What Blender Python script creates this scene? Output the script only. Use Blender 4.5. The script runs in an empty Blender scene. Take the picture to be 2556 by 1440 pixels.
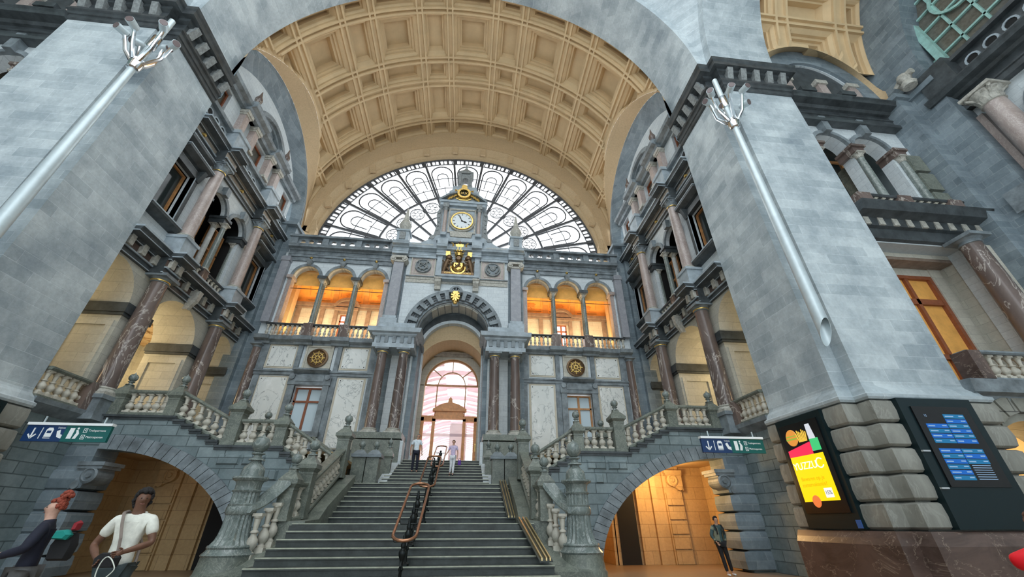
import bpy, bmesh, math, random
from math import pi, sin, cos, sqrt, atan2, radians
from mathutils import Vector, Matrix
random.seed(7)
SC = bpy.context.scene
COL = SC.collection

# ------------------------------------------------------------------ materials
def nm(name):
    m = bpy.data.materials.new(name); m.use_nodes = True
    nt = m.node_tree; b = nt.nodes['Principled BSDF']
    return m, nt, b
def lk(nt, a, b): nt.links.new(a, b)
def wall_vec(nt, warp=0.0):
    """(x+y, z) of the world position: works on any axis aligned wall"""
    g = nt.nodes.new('ShaderNodeNewGeometry'); s = nt.nodes.new('ShaderNodeSeparateXYZ')
    a = nt.nodes.new('ShaderNodeMath'); a.operation = 'ADD'; c = nt.nodes.new('ShaderNodeCombineXYZ')
    lk(nt, g.outputs['Position'], s.inputs[0]); lk(nt, s.outputs[0], a.inputs[0]); lk(nt, s.outputs[1], a.inputs[1])
    lk(nt, a.outputs[0], c.inputs[0]); lk(nt, s.outputs[2], c.inputs[1])
    return c.outputs[0], g.outputs['Position']
def noise(nt, vec, scale, detail=5, rough=.6, dist=0.0):
    n = nt.nodes.new('ShaderNodeTexNoise'); n.inputs['Scale'].default_value = scale
    n.inputs['Detail'].default_value = detail; n.inputs['Roughness'].default_value = rough
    n.inputs['Distortion'].default_value = dist
    lk(nt, vec, n.inputs['Vector']); return n.outputs['Fac']
def ramp(nt, fac, stops):
    r = nt.nodes.new('ShaderNodeValToRGB'); e = r.color_ramp.elements
    while len(e) < len(stops): e.new(.5)
    for q, (p, c) in zip(e, stops): q.position = p; q.color = (*c, 1)
    lk(nt, fac, r.inputs[0]); return r.outputs[0]
def mix(nt, a, b, fac, mode='MIX'):
    m = nt.nodes.new('ShaderNodeMix'); m.data_type = 'RGBA'; m.blend_type = mode
    for v, i in ((a, 6), (b, 7)):
        if isinstance(v, tuple): m.inputs[i].default_value = (*v, 1)
        else: lk(nt, v, m.inputs[i])
    if isinstance(fac, (int, float)): m.inputs[0].default_value = fac
    else: lk(nt, fac, m.inputs[0])
    return m.outputs[2]
def bump(nt, b, h, strength=.4, dist=.05):
    n = nt.nodes.new('ShaderNodeBump'); n.inputs['Strength'].default_value = strength
    n.inputs['Distance'].default_value = dist; lk(nt, h, n.inputs['Height']); lk(nt, n.outputs[0], b.inputs['Normal'])
def block_stone(name, c1, c2, mortar, bw=1.1, bh=.42, rough=.75, mort=.012, stain=(.6, .6, .6), sfac=.5, nscale=.7, bstr=.3):
    m, nt, b = nm(name); v, pos = wall_vec(nt)
    br = nt.nodes.new('ShaderNodeTexBrick'); br.inputs['Scale'].default_value = 1
    br.inputs['Brick Width'].default_value = bw; br.inputs['Row Height'].default_value = bh
    br.inputs['Mortar Size'].default_value = mort; br.inputs['Mortar Smooth'].default_value = .2
    br.inputs['Bias'].default_value = -.1
    br.inputs['Color1'].default_value = (*c1, 1); br.inputs['Color2'].default_value = (*c2, 1); br.inputs['Mortar'].default_value = (*mortar, 1)
    lk(nt, v, br.inputs['Vector'])
    n1 = noise(nt, pos, nscale, 6, .65); n2 = noise(nt, pos, 9, 5, .7)
    st = ramp(nt, n1, [(.32, stain), (.62, (1, 1, 1))])
    c = mix(nt, br.outputs['Color'], st, sfac, 'MULTIPLY')
    s2 = ramp(nt, n2, [(.3, (.78, .78, .78)), (.7, (1.1, 1.1, 1.1))])
    c = mix(nt, c, s2, .6, 'MULTIPLY')
    lk(nt, c, b.inputs['Base Color']); b.inputs['Roughness'].default_value = rough
    inv = nt.nodes.new('ShaderNodeMath'); inv.operation = 'SUBTRACT'; inv.inputs[0].default_value = 1
    lk(nt, br.outputs['Fac'], inv.inputs[1])
    ad = nt.nodes.new('ShaderNodeMath'); ad.operation = 'MULTIPLY_ADD'; lk(nt, n2, ad.inputs[0]); ad.inputs[1].default_value = .35
    lk(nt, inv.outputs[0], ad.inputs[2]); bump(nt, b, ad.outputs[0], bstr, .03)
    return m
def plain(name, c, rough=.6, metal=0., var=.25, scale=3., bstr=.12):
    m, nt, b = nm(name); g = nt.nodes.new('ShaderNodeTexCoord'); pos = g.outputs['Object']
    n = noise(nt, pos, scale, 6, .65)
    lo = tuple(x * (1 - var) for x in c); hi = tuple(min(1, x * (1 + var)) for x in c)
    lk(nt, ramp(nt, n, [(.3, lo), (.7, hi)]), b.inputs['Base Color'])
    b.inputs['Roughness'].default_value = rough; b.inputs['Metallic'].default_value = metal
    if bstr: bump(nt, b, noise(nt, pos, scale * 6, 4), bstr, .02)
    return m
def marble(name, base, dark, vein, scale=1.2, rough=.25, vw=.03, vstr=1.0, zs=1.0, vd=2.5):
    m, nt, b = nm(name); g = nt.nodes.new('ShaderNodeNewGeometry')
    mp = nt.nodes.new('ShaderNodeMapping'); mp.inputs['Scale'].default_value = (1, 1, zs)
    lk(nt, g.outputs['Position'], mp.inputs[0]); pos = mp.outputs[0]
    n = noise(nt, pos, scale, 7, .7, .6)
    c = ramp(nt, n, [(.3, dark), (.55, base), (.75, tuple(min(1, q * 1.25) for q in base))])
    n2 = noise(nt, pos, scale * 1.3, 5, .6, vd)
    k = ramp(nt, n2, [(.5 - vw, (0, 0, 0)), (.5, (vstr,) * 3), (.5 + vw, (0, 0, 0))])
    c = mix(nt, c, vein, k)
    lk(nt, c, b.inputs['Base Color']); b.inputs['Roughness'].default_value = rough
    return m
def emis(name, c, s):
    s = s * (.42 if name.startswith(('screen', 'timetable')) else 1)
    m, nt, b = nm(name); b.inputs['Base Color'].default_value = (*[x * .5 for x in c], 1)
    b.inputs['Emission Color'].default_value = (*c, 1); b.inputs['Emission Strength'].default_value = s; return m
def flat(name, c, rough=.6, metal=0.):
    m, nt, b = nm(name); b.inputs['Base Color'].default_value = (*c, 1)
    b.inputs['Roughness'].default_value = rough; b.inputs['Metallic'].default_value = metal; return m
def glassy(name, c, alpha=.25, rough=.05):
    m, nt, b = nm(name); b.inputs['Base Color'].default_value = (*c, 1); b.inputs['Roughness'].default_value = rough
    b.inputs['Alpha'].default_value = alpha; return m

M = {}
M['pier'] = block_stone('blue_grey_ashlar', (.62, .69, .71), (.45, .52, .55), (.66, .73, .75), 1.15, .44, .7, .014, (.48, .52, .56), .9, .55, .6)
M['grey'] = block_stone('grey_ashlar', (.27, .33, .365), (.17, .22, .25), (.32, .37, .39), .9, .36, .6, .010, (.5, .52, .55), .8, .9, .4)
M['warm'] = block_stone('weathered_rustic_stone', (.36, .36, .31), (.27, .27, .235), (.12, .12, .11), 1.3, .64, .8, .02, (.55, .55, .5), .8, 1.2, .5)
M['white'] = block_stone('white_stone_blocks', (.68, .74, .76), (.60, .66, .69), (.48, .54, .57), .8, .3, .55, .008, (.85, .86, .88), .4, .8, .15)
M['ivory'] = block_stone('ivory_limestone', (.60, .58, .50), (.52, .50, .43), (.40, .39, .34), .9, .38, .7, .008, (.8, .8, .76), .5, .8, .2)
M['arch'] = block_stone('arch_wall_stone', (.27, .335, .35), (.17, .22, .235), (.11, .145, .155), .95, .36, .65, .018, (.55, .6, .6), .8, 1.1, .7)
M['cream'] = block_stone('cream_plaster', (.60, .44, .26), (.58, .425, .25), (.46, .34, .21), 1.8, 1.0, .8, .006, (.85, .84, .8), .4, .4, .1)
M['coffer'] = plain('cream_coffer_plaster', (.64, .475, .275), .8, 0, .10, .8, .05)
M['ochre'] = block_stone('ochre_limestone', (.62, .43, .22), (.55, .38, .19), (.40, .27, .13), 1.0, .5, .75, .012, (.75, .7, .65), .5, 1.0, .3)
M['dark'] = plain('dark_grey_stone', (.055, .065, .07), .4, 0, .5, 2.2, .3)
M['mould'] = plain('blue_grey_moulding_stone', (.20, .235, .255), .5, 0, .5, 1.8, .25)
M['lmould'] = plain('pale_blue_grey_stone', (.36, .42, .46), .55, 0, .30, 1.8, .2)
M['stair'] = plain('dark_stair_stone', (.05, .058, .054), .35, 0, .5, 2.5, .25)
M['nosing'] = plain('step_edge_highlight', (.44, .46, .36), .35, 0, .25, 6, .2)  # lightened colour paints the highlight along the step nosings
M['green'] = marble('grey_green_stone', (.17, .19, .16), (.085, .10, .088), (.34, .36, .30), 2.2, .4, .03, .6)
M['newel'] = marble('polished_grey_green_stone', (.19, .225, .21), (.09, .115, .108), (.42, .46, .43), 2.5, .22, .03, .6, .5)
M['red'] = marble('red_brown_marble', (.165, .125, .11), (.085, .065, .058), (.52, .47, .42), .8, .2, .016, .8, .35, 1.0)
M['redp'] = marble('red_plinth_marble', (.13, .085, .07), (.06, .038, .03), (.45, .36, .28), .7, .3, .006, .6, 1.6, .6)
M['pink'] = marble('rosy_grey_marble', (.42, .35, .32), (.30, .24, .22), (.66, .6, .56), 1.8, .3, .02, .6, .5)
M['warmp'] = marble('weathered_band_stone', (.30, .30, .265), (.19, .19, .165), (.42, .42, .38), 1.1, .75, .03, .5, .35, 1.0)
M['lwhite'] = plain('pale_column_stone', (.55, .56, .54), .5, 0, .25, 3, .1)
M['buff'] = plain('buff_frieze_stone', (.34, .30, .25), .5, 0, .3, 3, .2)
M['pilas'] = marble('violet_grey_stone', (.32, .33, .36), (.24, .26, .29), (.42, .42, .46), 3, .4, .02, .4)
M['panel'] = marble('veined_white_marble', (.80, .82, .79), (.70, .73, .71), (.26, .29, .29), .75, .3, .016, .8, .7, 1.6)
M['border'] = plain('buff_panel_border', (.58, .53, .42), .6, 0, .12, 3, .1)
M['balus'] = plain('pale_baluster_stone', (.56, .53, .45), .5, 0, .28, 4, .15)
M['gold'] = plain('gilded_metal', (.78, .52, .17), .36, 1, .35, 8, .2)
M['bronze'] = plain('bronze_brown', (.16, .10, .055), .4, .6, .3, 8, .2)
M['copper'] = plain('copper_handrail', (.42, .21, .12), .25, .75, .2, 3, .05)
M['brass'] = plain('polished_brass', (.80, .62, .32), .22, .9, .15, 3, .05)
M['iron'] = flat('black_iron', (.012, .016, .016), .3, .5)
M['steel'] = plain('pale_brushed_metal', (.60, .69, .72), .42, .35, .12, 1.5, .05)
M['lamp'] = flat('dark_lamp_lens', (.16, .12, .12), .3)
M['chrome'] = flat('chrome', (.8, .82, .84), .15, 1)
M['lead'] = plain('dark_window_lead', (.09, .095, .105), .5, .2, .3, 4, .1)
M['teal'] = plain('pale_teal_window_bar', (.34, .58, .53), .5, .1, .2, 4, .1)
M['glass'] = glassy('clear_glass', (.9, .95, 1.), .10)
M['tglass'] = glassy('tinted_glass', (.85, .88, .96), .10)
M['pglass'] = glassy('rosy_glass', (.95, .75, .80), .35)
M['bluewin'] = flat('pale_blue_window', (.60, .72, .78), .15)
M['darkwin'] = flat('dark_window_glass', (.035, .045, .045), .1)
M['brownwin'] = plain('dull_dark_pane', (.13, .125, .105), .2, 0, .3, 5, 0)
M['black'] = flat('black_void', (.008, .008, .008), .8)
M['wood'] = plain('orange_brown_wood', (.50, .24, .09), .45, 0, .25, 5, .1)
M['rwood'] = plain('red_brown_wood', (.28, .09, .04), .45, 0, .25, 5, .1)
M['owood'] = plain('orange_door_wood', (.72, .33, .13), .45, 0, .2, 5, .1)
M['lwood'] = plain('dull_brown_stone', (.24, .18, .14), .6, 0, .3, 3, .2)
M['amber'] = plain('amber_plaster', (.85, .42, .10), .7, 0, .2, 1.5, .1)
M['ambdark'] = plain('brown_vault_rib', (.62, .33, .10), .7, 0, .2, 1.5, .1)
M['floor'] = block_stone('warm_stone_floor', (.46, .34, .22), (.40, .29, .19), (.28, .2, .13), .6, .6, .35, .01, (.8, .8, .8), .5, 1, .05)
M['shed'] = flat('rosy_train_shed_steel', (.95, .66, .72), .6)
M['dface'] = flat('white_dial', (.78, .84, .86), .4)
M['cap'] = plain('carved_grey_stone', (.25, .27, .27), .5, 0, .4, 8, .5)
M['capl'] = plain('carved_pale_stone', (.46, .45, .40), .5, 0, .35, 8, .5)

# ------------------------------------------------------------------ mesh builder
IDENT = lambda u, v, z: (u, v, z)
class MB:
    def __init__(self, f=IDENT): self.v = []; self.f = []; self.map = f; self.sm = []
    def hexa(self, p):   # 8 local points: bottom 4 ccw, top 4 ccw
        n = len(self.v); self.v += [self.map(*q) for q in p]
        for a in ((0, 1, 2, 3), (4, 5, 6, 7), (0, 1, 5, 4), (1, 2, 6, 5), (2, 3, 7, 6), (3, 0, 4, 7)):
            self.f.append(tuple(n + i for i in a))
        return self
    def box(self, a, b, c, d, e, g):
        return self.hexa([(a, c, e), (b, c, e), (b, d, e), (a, d, e), (a, c, g), (b, c, g), (b, d, g), (a, d, g)])
    def frus(self, uc, vc, z0, z1, a0, b0, a1, b1):
        return self.hexa([(uc - a0, vc - b0, z0), (uc + a0, vc - b0, z0), (uc + a0, vc + b0, z0), (uc - a0, vc + b0, z0),
                          (uc - a1, vc - b1, z1), (uc + a1, vc - b1, z1), (uc + a1, vc + b1, z1), (uc - a1, vc + b1, z1)])
    def loft(self, rings, close=True, cap=True):
        n = len(self.v); k = len(rings[0])
        for r in rings: self.v += [self.map(*q) for q in r]
        for i in range(len(rings) - 1):
            for j in range(k if close else k - 1):
                a = n + i * k + j; b = n + i * k + (j + 1) % k
                self.f.append((a, b, b + k, a + k))
        if cap and close:
            self.f.append(tuple(n + j for j in range(k))); m = n + (len(rings) - 1) * k
            self.f.append(tuple(m + j for j in range(k)))
        return self
    def prof(self, u0, u1, poly):      # polygon in (v,z) run along u
        return self.loft([[(u0, v, z) for v, z in poly], [(u1, v, z) for v, z in poly]])
    def poly(self, pts, v0, v1):       # polygon in (u,z) extruded in v
        return self.loft([[(u, v0, z) for u, z in pts], [(u, v1, z) for u, z in pts]])
    def plan(self, pts, z0, z1):       # polygon in (u,v) extruded up
        return self.loft([[(u, v, z0) for u, v in pts], [(u, v, z1) for u, v in pts]])
    def lathe(self, uc, vc, prof, n=16, cap=True):
        return self.loft([[(uc + r * cos(2 * pi * i / n), vc + r * sin(2 * pi * i / n), z) for i in range(n)] for r, z in prof], True, cap)
    def hlathe(self, uc, zc, prof, n=20):   # lathe about the v axis, prof (r, v)
        return self.loft([[(uc + r * cos(2 * pi * i / n), v, zc + r * sin(2 * pi * i / n)) for i in range(n)] for r, v in prof])
    def ring(self, uc, zc, r0, r1, a0, a1, v0, v1, n=24, sx=1.0):
        for i in range(n):
            s, t = a0 + (a1 - a0) * i / n, a0 + (a1 - a0) * (i + 1) / n
            P = lambda r, a, v: (uc + sx * r * cos(a), v, zc + r * sin(a))
            self.hexa([P(r0, s, v0), P(r1, s, v0), P(r1, t, v0), P(r0, t, v0), P(r0, s, v1), P(r1, s, v1), P(r1, t, v1), P(r0, t, v1)])
        return self
    def bar(self, pts, w, v0, v1):     # ribbon of width w along (u,z) points
        for (a, b), (c, d) in zip(pts, pts[1:]):
            L = math.hypot(c - a, d - b)
            if L < 1e-6: continue
            nx, nz = -(d - b) / L * w / 2, (c - a) / L * w / 2
            self.hexa([(a + nx, v0, b + nz), (a - nx, v0, b - nz), (c - nx, v0, d - nz), (c + nx, v0, d + nz),
                       (a + nx, v1, b + nz), (a - nx, v1, b - nz), (c - nx, v1, d - nz), (c + nx, v1, d + nz)])
        return self
    def tube(self, pts, r, n=8, cap=True):
        pts = [Vector(p) for p in pts]; rs = r if isinstance(r, (list, tuple)) else [r] * len(pts)
        rings = []; up = Vector((0, 0, 1)); prev = None
        for i, p in enumerate(pts):
            t = (pts[min(i + 1, len(pts) - 1)] - pts[max(i - 1, 0)]).normalized()
            if prev is None:
                a = up if abs(t.z) < .9 else Vector((1, 0, 0)); x = t.cross(a).normalized()
            else:
                x = (prev - t * prev.dot(t)).normalized()
            prev = x; y = t.cross(x)
            rings.append([tuple(p + (x * cos(2 * pi * k / n) + y * sin(2 * pi * k / n)) * rs[i]) for k in range(n)])
        return self.loft(rings, True, cap)
    def archwall(self, u0, u1, z0, z1, ops, v0, v1, n=18):
        """wall slab with arched openings (uc, half, zspring, zbottom[, rise])"""
        x = u0
        for o in sorted(ops):
            uc, h, zs, zb = o[:4]; rise = o[4] if len(o) > 4 else h
            if uc - h > x: self.box(x, uc - h, v0, v1, z0, z1)
            for i in range(n):
                a, b = pi - pi * i / n, pi - pi * (i + 1) / n
                ua, ub = uc + h * cos(a), uc + h * cos(b); za, zb_ = zs + rise * sin(a), zs + rise * sin(b)
                self.hexa([(ua, v0, za), (ub, v0, zb_), (ub, v1, zb_), (ua, v1, za), (ua, v0, z1), (ub, v0, z1), (ub, v1, z1), (ua, v1, z1)])
            if zb > z0 + 1e-4: self.box(uc - h, uc + h, v0, v1, z0, zb)
            x = uc + h
        if x < u1: self.box(x, u1, v0, v1, z0, z1)
        return self
    def build(self, name, mat, parent=None, smooth=False):
        off = Vector((0, 0, 0))
        p = parent
        while p is not None: off += p.location; p = p.parent
        me = bpy.data.meshes.new(name)
        me.from_pydata([tuple(Vector(q) - off) for q in self.v], [], self.f)
        bm = bmesh.new(); bm.from_mesh(me); bmesh.ops.recalc_face_normals(bm, faces=bm.faces)
        bm.to_mesh(me); bm.free()
        me.materials.append(M[mat] if isinstance(mat, str) else mat)
        if smooth:
            me.shade_smooth() if hasattr(me, 'shade_smooth') else None
            try: me.set_sharp_from_angle(angle=radians(40))
            except Exception: pass
        o = bpy.data.objects.new(name, me); COL.objects.link(o); o.parent = parent
        return o

def tag(o, label, cat=None, group=None, kind=None):
    if label: o['label'] = label
    if cat: o['category'] = cat
    if group: o['group'] = group
    if kind: o['kind'] = kind
    return o
def struct(o, label=None, cat='building'):
    o['kind'] = 'structure'
    if label: o['label'] = label; o['category'] = cat
    return o
def thing(name, label, cat, loc, group=None):
    o = bpy.data.objects.new(name, None); COL.objects.link(o); o.location = loc; o.empty_display_size = .2
    return tag(o, label, cat, group)
def inst(name, me, parent, loc, rz=0.0, sc=None):
    """one more object of a mesh, at a world location"""
    off = Vector((0, 0, 0)); p = parent
    while p is not None: off += p.location; p = p.parent
    o = bpy.data.objects.new(name, me); COL.objects.link(o); o.parent = parent
    o.location = Vector(loc) - off; o.rotation_euler = (0, 0, rz)
    if sc: o.scale = sc
    return o

# wall frames: u along the wall, v out into the hall, z up
def side(s, x=13.0): return (lambda u, v, z: (s * (x - v), u, z))
def front(y=24.1): return (lambda u, v, z: (u, y - v, z))
def armf(s, y=11.2): return (lambda u, v, z: (s * u, y - v, z))

# ------------------------------------------------------------------ shared small meshes
def mesh_of(mb, name, mat, smooth=True):
    o = mb.build(name, mat, None, smooth); me = o.data; bpy.data.objects.remove(o); return me
def baluster_mesh(h, r, name, mat):
    b = MB(); q = r
    b.box(-q, q, -q, q, 0, .12 * h)
    b.lathe(0, 0, [(z * q, y * h) for z, y in ((.85, .12), (.85, .16), (.6, .18), (.55, .21), (.95, .27), (1.12, .35), (1.0, .43), (.62, .50), (.5, .55), (.8, .57), (.8, .60), (.45, .63), (.5, .70), (.62, .82), (.7, .88), (.9, .90), (.9, .93))], 12)
    b.box(-q * .95, q * .95, -q * .95, q * .95, .93 * h, h)
    return mesh_of(b, name, mat)
BAL = {k: baluster_mesh(*a) for k, a in {'big': (.76, .115, 'baluster', 'balus'), 'mid': (.72, .10, 'baluster', 'balus'), 'wing': (.62, .085, 'baluster', 'balus')}.items()}

def ball(b, x, y, z, r, tip=1.45):
    """ball finial with a pointed tip on a little neck, standing at z"""
    b.lathe(x, y, [(r * .95, z), (r * .9, z + .15 * r), (r * .5, z + .3 * r), (r * .42, z + .6 * r), (r * .75, z + .75 * r), (r * .75, z + .85 * r), (r * .45, z + .95 * r)] +
            [(r * max(.02, sin(a)), z + .9 * r + r * (1 - cos(a)) * (1 if a < pi * .62 else 1)) for a in [pi * k / 10 for k in range(1, 9)]] + [(r * .22, z + .9 * r + r * 1.97), (.01, z + .9 * r + r * (.95 + tip))], 16)

COLN = {}
def column(name, label, x, y, z0, z1, r, mat='red', capmat='capl', order='tuscan', group=None, cat='column', ang=0., gilt=False):
    """stone column: base, shaft and capital between z0 and z1"""
    t = thing(name, label, cat, (x, y, z0), group)
    H = z1 - z0; cb = .34 * r * 2; key = (round(H, 3), r, mat, capmat, order, gilt)
    if key not in COLN:
        b = MB(); b.box(-1.42 * r, 1.42 * r, -1.42 * r, 1.42 * r, 0, .28 * r)
        b.lathe(0, 0, [(1.38 * r, .28 * r), (1.42 * r, .4 * r), (1.36 * r, .55 * r), (1.2 * r, .6 * r), (1.14 * r, .7 * r), (1.22 * r, .78 * r), (1.22 * r, .88 * r), (1.03 * r, .95 * r)], 24)
        mb_ = mesh_of(b, 'column_base', 'capl' if capmat != 'gold' else 'mould')
        ch = {'tuscan': 1.0, 'ionic': 1.0, 'corinth': 2.0}[order] * r
        s = MB(); n = 10
        s.lathe(0, 0, [(r * (1 - .14 * (k / n) ** 1.6), .9 * r + (H - ch - .9 * r) * k / n) for k in range(n + 1)], 24)
        ms = mesh_of(s, 'shaft', mat)
        c = MB(); zt = H - ch; rr = .87 * r
        if order == 'tuscan':
            c.lathe(0, 0, [(rr, zt), (rr * 1.12, zt + .04 * r), (rr * 1.12, zt + .12 * r), (rr, zt + .15 * r), (rr, zt + .4 * r), (rr * 1.3, zt + .62 * r)], 24)
            c.box(-1.3 * r, 1.3 * r, -1.3 * r, 1.3 * r, zt + .62 * r, H)
        elif order == 'ionic':
            c.lathe(0, 0, [(rr, zt), (rr * 1.1, zt + .05 * r), (rr, zt + .12 * r), (rr, zt + .35 * r), (rr * 1.2, zt + .55 * r)], 20)
            for sx in (-1, 1):
                for q in range(2):
                    c.loft([[(sx * (1.05 * r) + .34 * r * cos(a) , yy, zt + .42 * r + .34 * r * sin(a)) for a in [2 * pi * k / 12 for k in range(12)]] for yy in (-1.08 * r, 1.08 * r)])
            c.box(-1.3 * r, 1.3 * r, -1.2 * r, 1.2 * r, zt + .68 * r, H)
        else:
            c.lathe(0, 0, [(rr, zt), (rr * 1.15, zt + .06 * r), (rr, zt + .14 * r), (rr * 1.05, zt + .9 * r), (rr * 1.5, zt + 1.6 * r)], 20)
            for lv, (zz, ro, nn) in enumerate(((.2, 1.12, 8), (.75, 1.3, 8))):
                for k in range(nn):
                    a = 2 * pi * (k + lv * .5) / nn; ca, sa = cos(a), sin(a); L = lambda rad, off, z: (ca * rad - sa * off, sa * rad + ca * off, z)
                    z_ = zt + zz * r
                    c.loft([[L(rr * 1.0, -.22 * r, z_), L(rr * 1.0, .22 * r, z_), L(rr * .9, .22 * r, z_), L(rr * .9, -.22 * r, z_)],
                            [L(rr * 1.12, -.25 * r, z_ + .45 * r), L(rr * 1.12, .25 * r, z_ + .45 * r), L(rr * .95, .2 * r, z_ + .45 * r), L(rr * .95, -.2 * r, z_ + .45 * r)],
                            [L(rr * ro * 1.18, -.12 * r, z_ + .62 * r), L(rr * ro * 1.18, .12 * r, z_ + .62 * r), L(rr, .1 * r, z_ + .6 * r), L(rr, -.1 * r, z_ + .6 * r)]])
            for k in range(4):
                a = pi / 4 + k * pi / 2
                c.tube([(cos(a) * rr * .9, sin(a) * rr * .9, zt + 1.0 * r), (cos(a) * rr * 1.35, sin(a) * rr * 1.35, zt + 1.35 * r), (cos(a) * rr * 1.85, sin(a) * rr * 1.85, zt + 1.6 * r), (cos(a) * rr * 1.75, sin(a) * rr * 1.75, zt + 1.35 * r)], [.2 * r, .18 * r, .16 * r, .08 * r], 6)
            c.box(-1.4 * r, 1.4 * r, -1.4 * r, 1.4 * r, zt + 1.65 * r, H)
        mc = mesh_of(c, 'capital', capmat)
        mg = None
        if gilt:
            g = MB(); g.lathe(0, 0, [(rr * 1.02, zt + .1 * r), (rr * 1.16, zt + .18 * r), (rr * 1.18, zt + .3 * r), (rr * 1.04, zt + .38 * r)], 20); mg = mesh_of(g, 'gilt_collar', 'gold')
        COLN[key] = (mb_, ms, mc, mg)
    mb_, ms, mc, mg = COLN[key]
    inst('column_base', mb_, t, (x, y, z0), ang); inst('shaft', ms, t, (x, y, z0), ang); inst('capital', mc, t, (x, y, z0), ang)
    if mg: inst('gilt_collar', mg, t, (x, y, z0), ang)
    return t
# ================================================================== SHELL
SIDES = ((1, 'right'), (-1, 'left'))
def SX(s): return (lambda u, v, z: (s * u, v, z))        # u = distance from the middle axis, v = world y

# floor
b = MB(); b.box(-30, 30, -6, 34, -.3, 0); struct(b.build('floor', 'floor'), 'warm stone floor of the station hall', 'floor')

# ---- piers
def pier_plan(o, top=False):
    return [(12.6 - o, 14.1), (12.6 - o, 11.05 - o), (13.1 - o, 11.05 - o), (13.1 - o, 10.6 - o), (16.6 + o, 10.6 - o), (16.6 + o, 14.1)]
for s, side_n in SIDES:
    f = SX(s); t = thing('stone_pier', 'huge %s pier of pale blue-grey ashlar carrying the front arch' % side_n, 'pier', (s * 14.6, 12.3, 0)); t['kind'] = 'structure'
    rings = lambda lv: [[(x, y, z) for x, y in pier_plan(o)] for z, o in lv]
    MB(f).loft(rings([(5.1, 0), (20.2, 0)])).build('pier_shaft', 'pier', t)
    MB(f).loft(rings([(4.66, .30), (4.72, .34), (4.8, .34), (4.86, .22), (5.0, .16), (5.12, 0.03), (5.2, 0.0)])).build('base_moulding', 'pier', t)
    # banded lower stage: six rounded courses
    b = MB(f); n = 5; h = (4.66 - 1.36) / n
    for k in range(n):
        z = 1.36 + k * h
        b.loft(rings([(z, .05), (z + .03, .06), (z + .035, .22), (z + .09, .29), (z + .5 * h, .32), (z + h - .06, .29), (z + h - .012, .22), (z + h, .05)]))
    b.build('banded_stage', 'warmp', t, True)
    MB(f).loft(rings([(0, .5), (1.05, .5), (1.2, .44), (1.36, .36)])).build('plinth', 'redp', t)
    b = MB(f)
    b.loft(rings([(20.0, .03), (20.05, .09), (20.25, .09), (20.27, .14), (20.5, .14), (20.55, .22), (20.7, .2), (20.72, .05), (21.25, .05), (21.3, .22), (21.45, .24), (21.47, .46), (21.72, .46), (21.8, .52), (21.95, .55), (21.97, .2), (22.2, .1)]))
    b.build('cornice', 'dark', t)
    for i in range(5):
        x = 13.35 + i * .72
        b = MB(f); b.loft([[(x, 10.58, 20.75), (x + .3, 10.58, 20.75), (x + .3, 10.58, 21.42), (x, 10.58, 21.42)], [(x, 10.42, 20.8), (x + .3, 10.42, 20.8), (x + .3, 10.2, 21.42), (x, 10.2, 21.42)]])
        b.build('cornice_bracket', 'cap', t)
    for i in range(5):
        y = 11.15 + i * .66
        b = MB(f); b.loft([[(12.58, y, 20.75), (12.58, y + .3, 20.75), (12.58, y + .3, 21.42), (12.58, y, 21.42)], [(12.42, y, 20.8), (12.42, y + .3, 20.8), (12.2, y + .3, 21.42), (12.2, y, 21.42)]])
        b.build('cornice_bracket', 'cap', t)
    # masonry above the cornice
    b = MB(f); b.box(13.1, 16.6, 11.05, 14.1, 22.0, 36); struct(b.build('wall_above_pier_' + side_n, 'pier'), 'grey masonry rising above the %s pier cornice' % side_n, 'wall')
    # pendentive
    n = 14; b = MB(f); G = []
    for i in range(n + 1):
        th = .5 * pi * i / n; r = 13.1; zz = 22 + r * sin(th); c = r * cos(th); R = sqrt(r * r + c * c)
        a0 = atan2(r, c); a1 = atan2(c, r)
        G.append([(R * cos(a0 + (a1 - a0) * j / 12), -2.05 + R * sin(a0 + (a1 - a0) * j / 12), zz) for j in range(13)])
    b.loft(G, False, False); struct(b.build('trim_pendentive_' + side_n, 'pier', smooth=True), 'curved grey stone pendentive above the %s pier' % side_n, 'pendentive')
    # arch over the side arm (runs in the y-z plane)
    b = MB(lambda u, v, z: (s * v, u, z)); b.ring(-2.05, 22, 12.65, 13.5, 0, pi * .62, 13.1, 16.6, 40)
    struct(b.build('trim_arm_arch_' + side_n, 'pier'), 'great grey stone arch opening into the %s arm' % side_n, 'arch')
b = MB(lambda u, v, z: (u, v, z)); b.ring(0, 22, 12.65, 14.0, 0, pi, 11.05, 14.1, 64)
struct(b.build('trim_front_arch', 'pier'), 'huge grey ashlar arch spanning between the two piers', 'arch')

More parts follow.
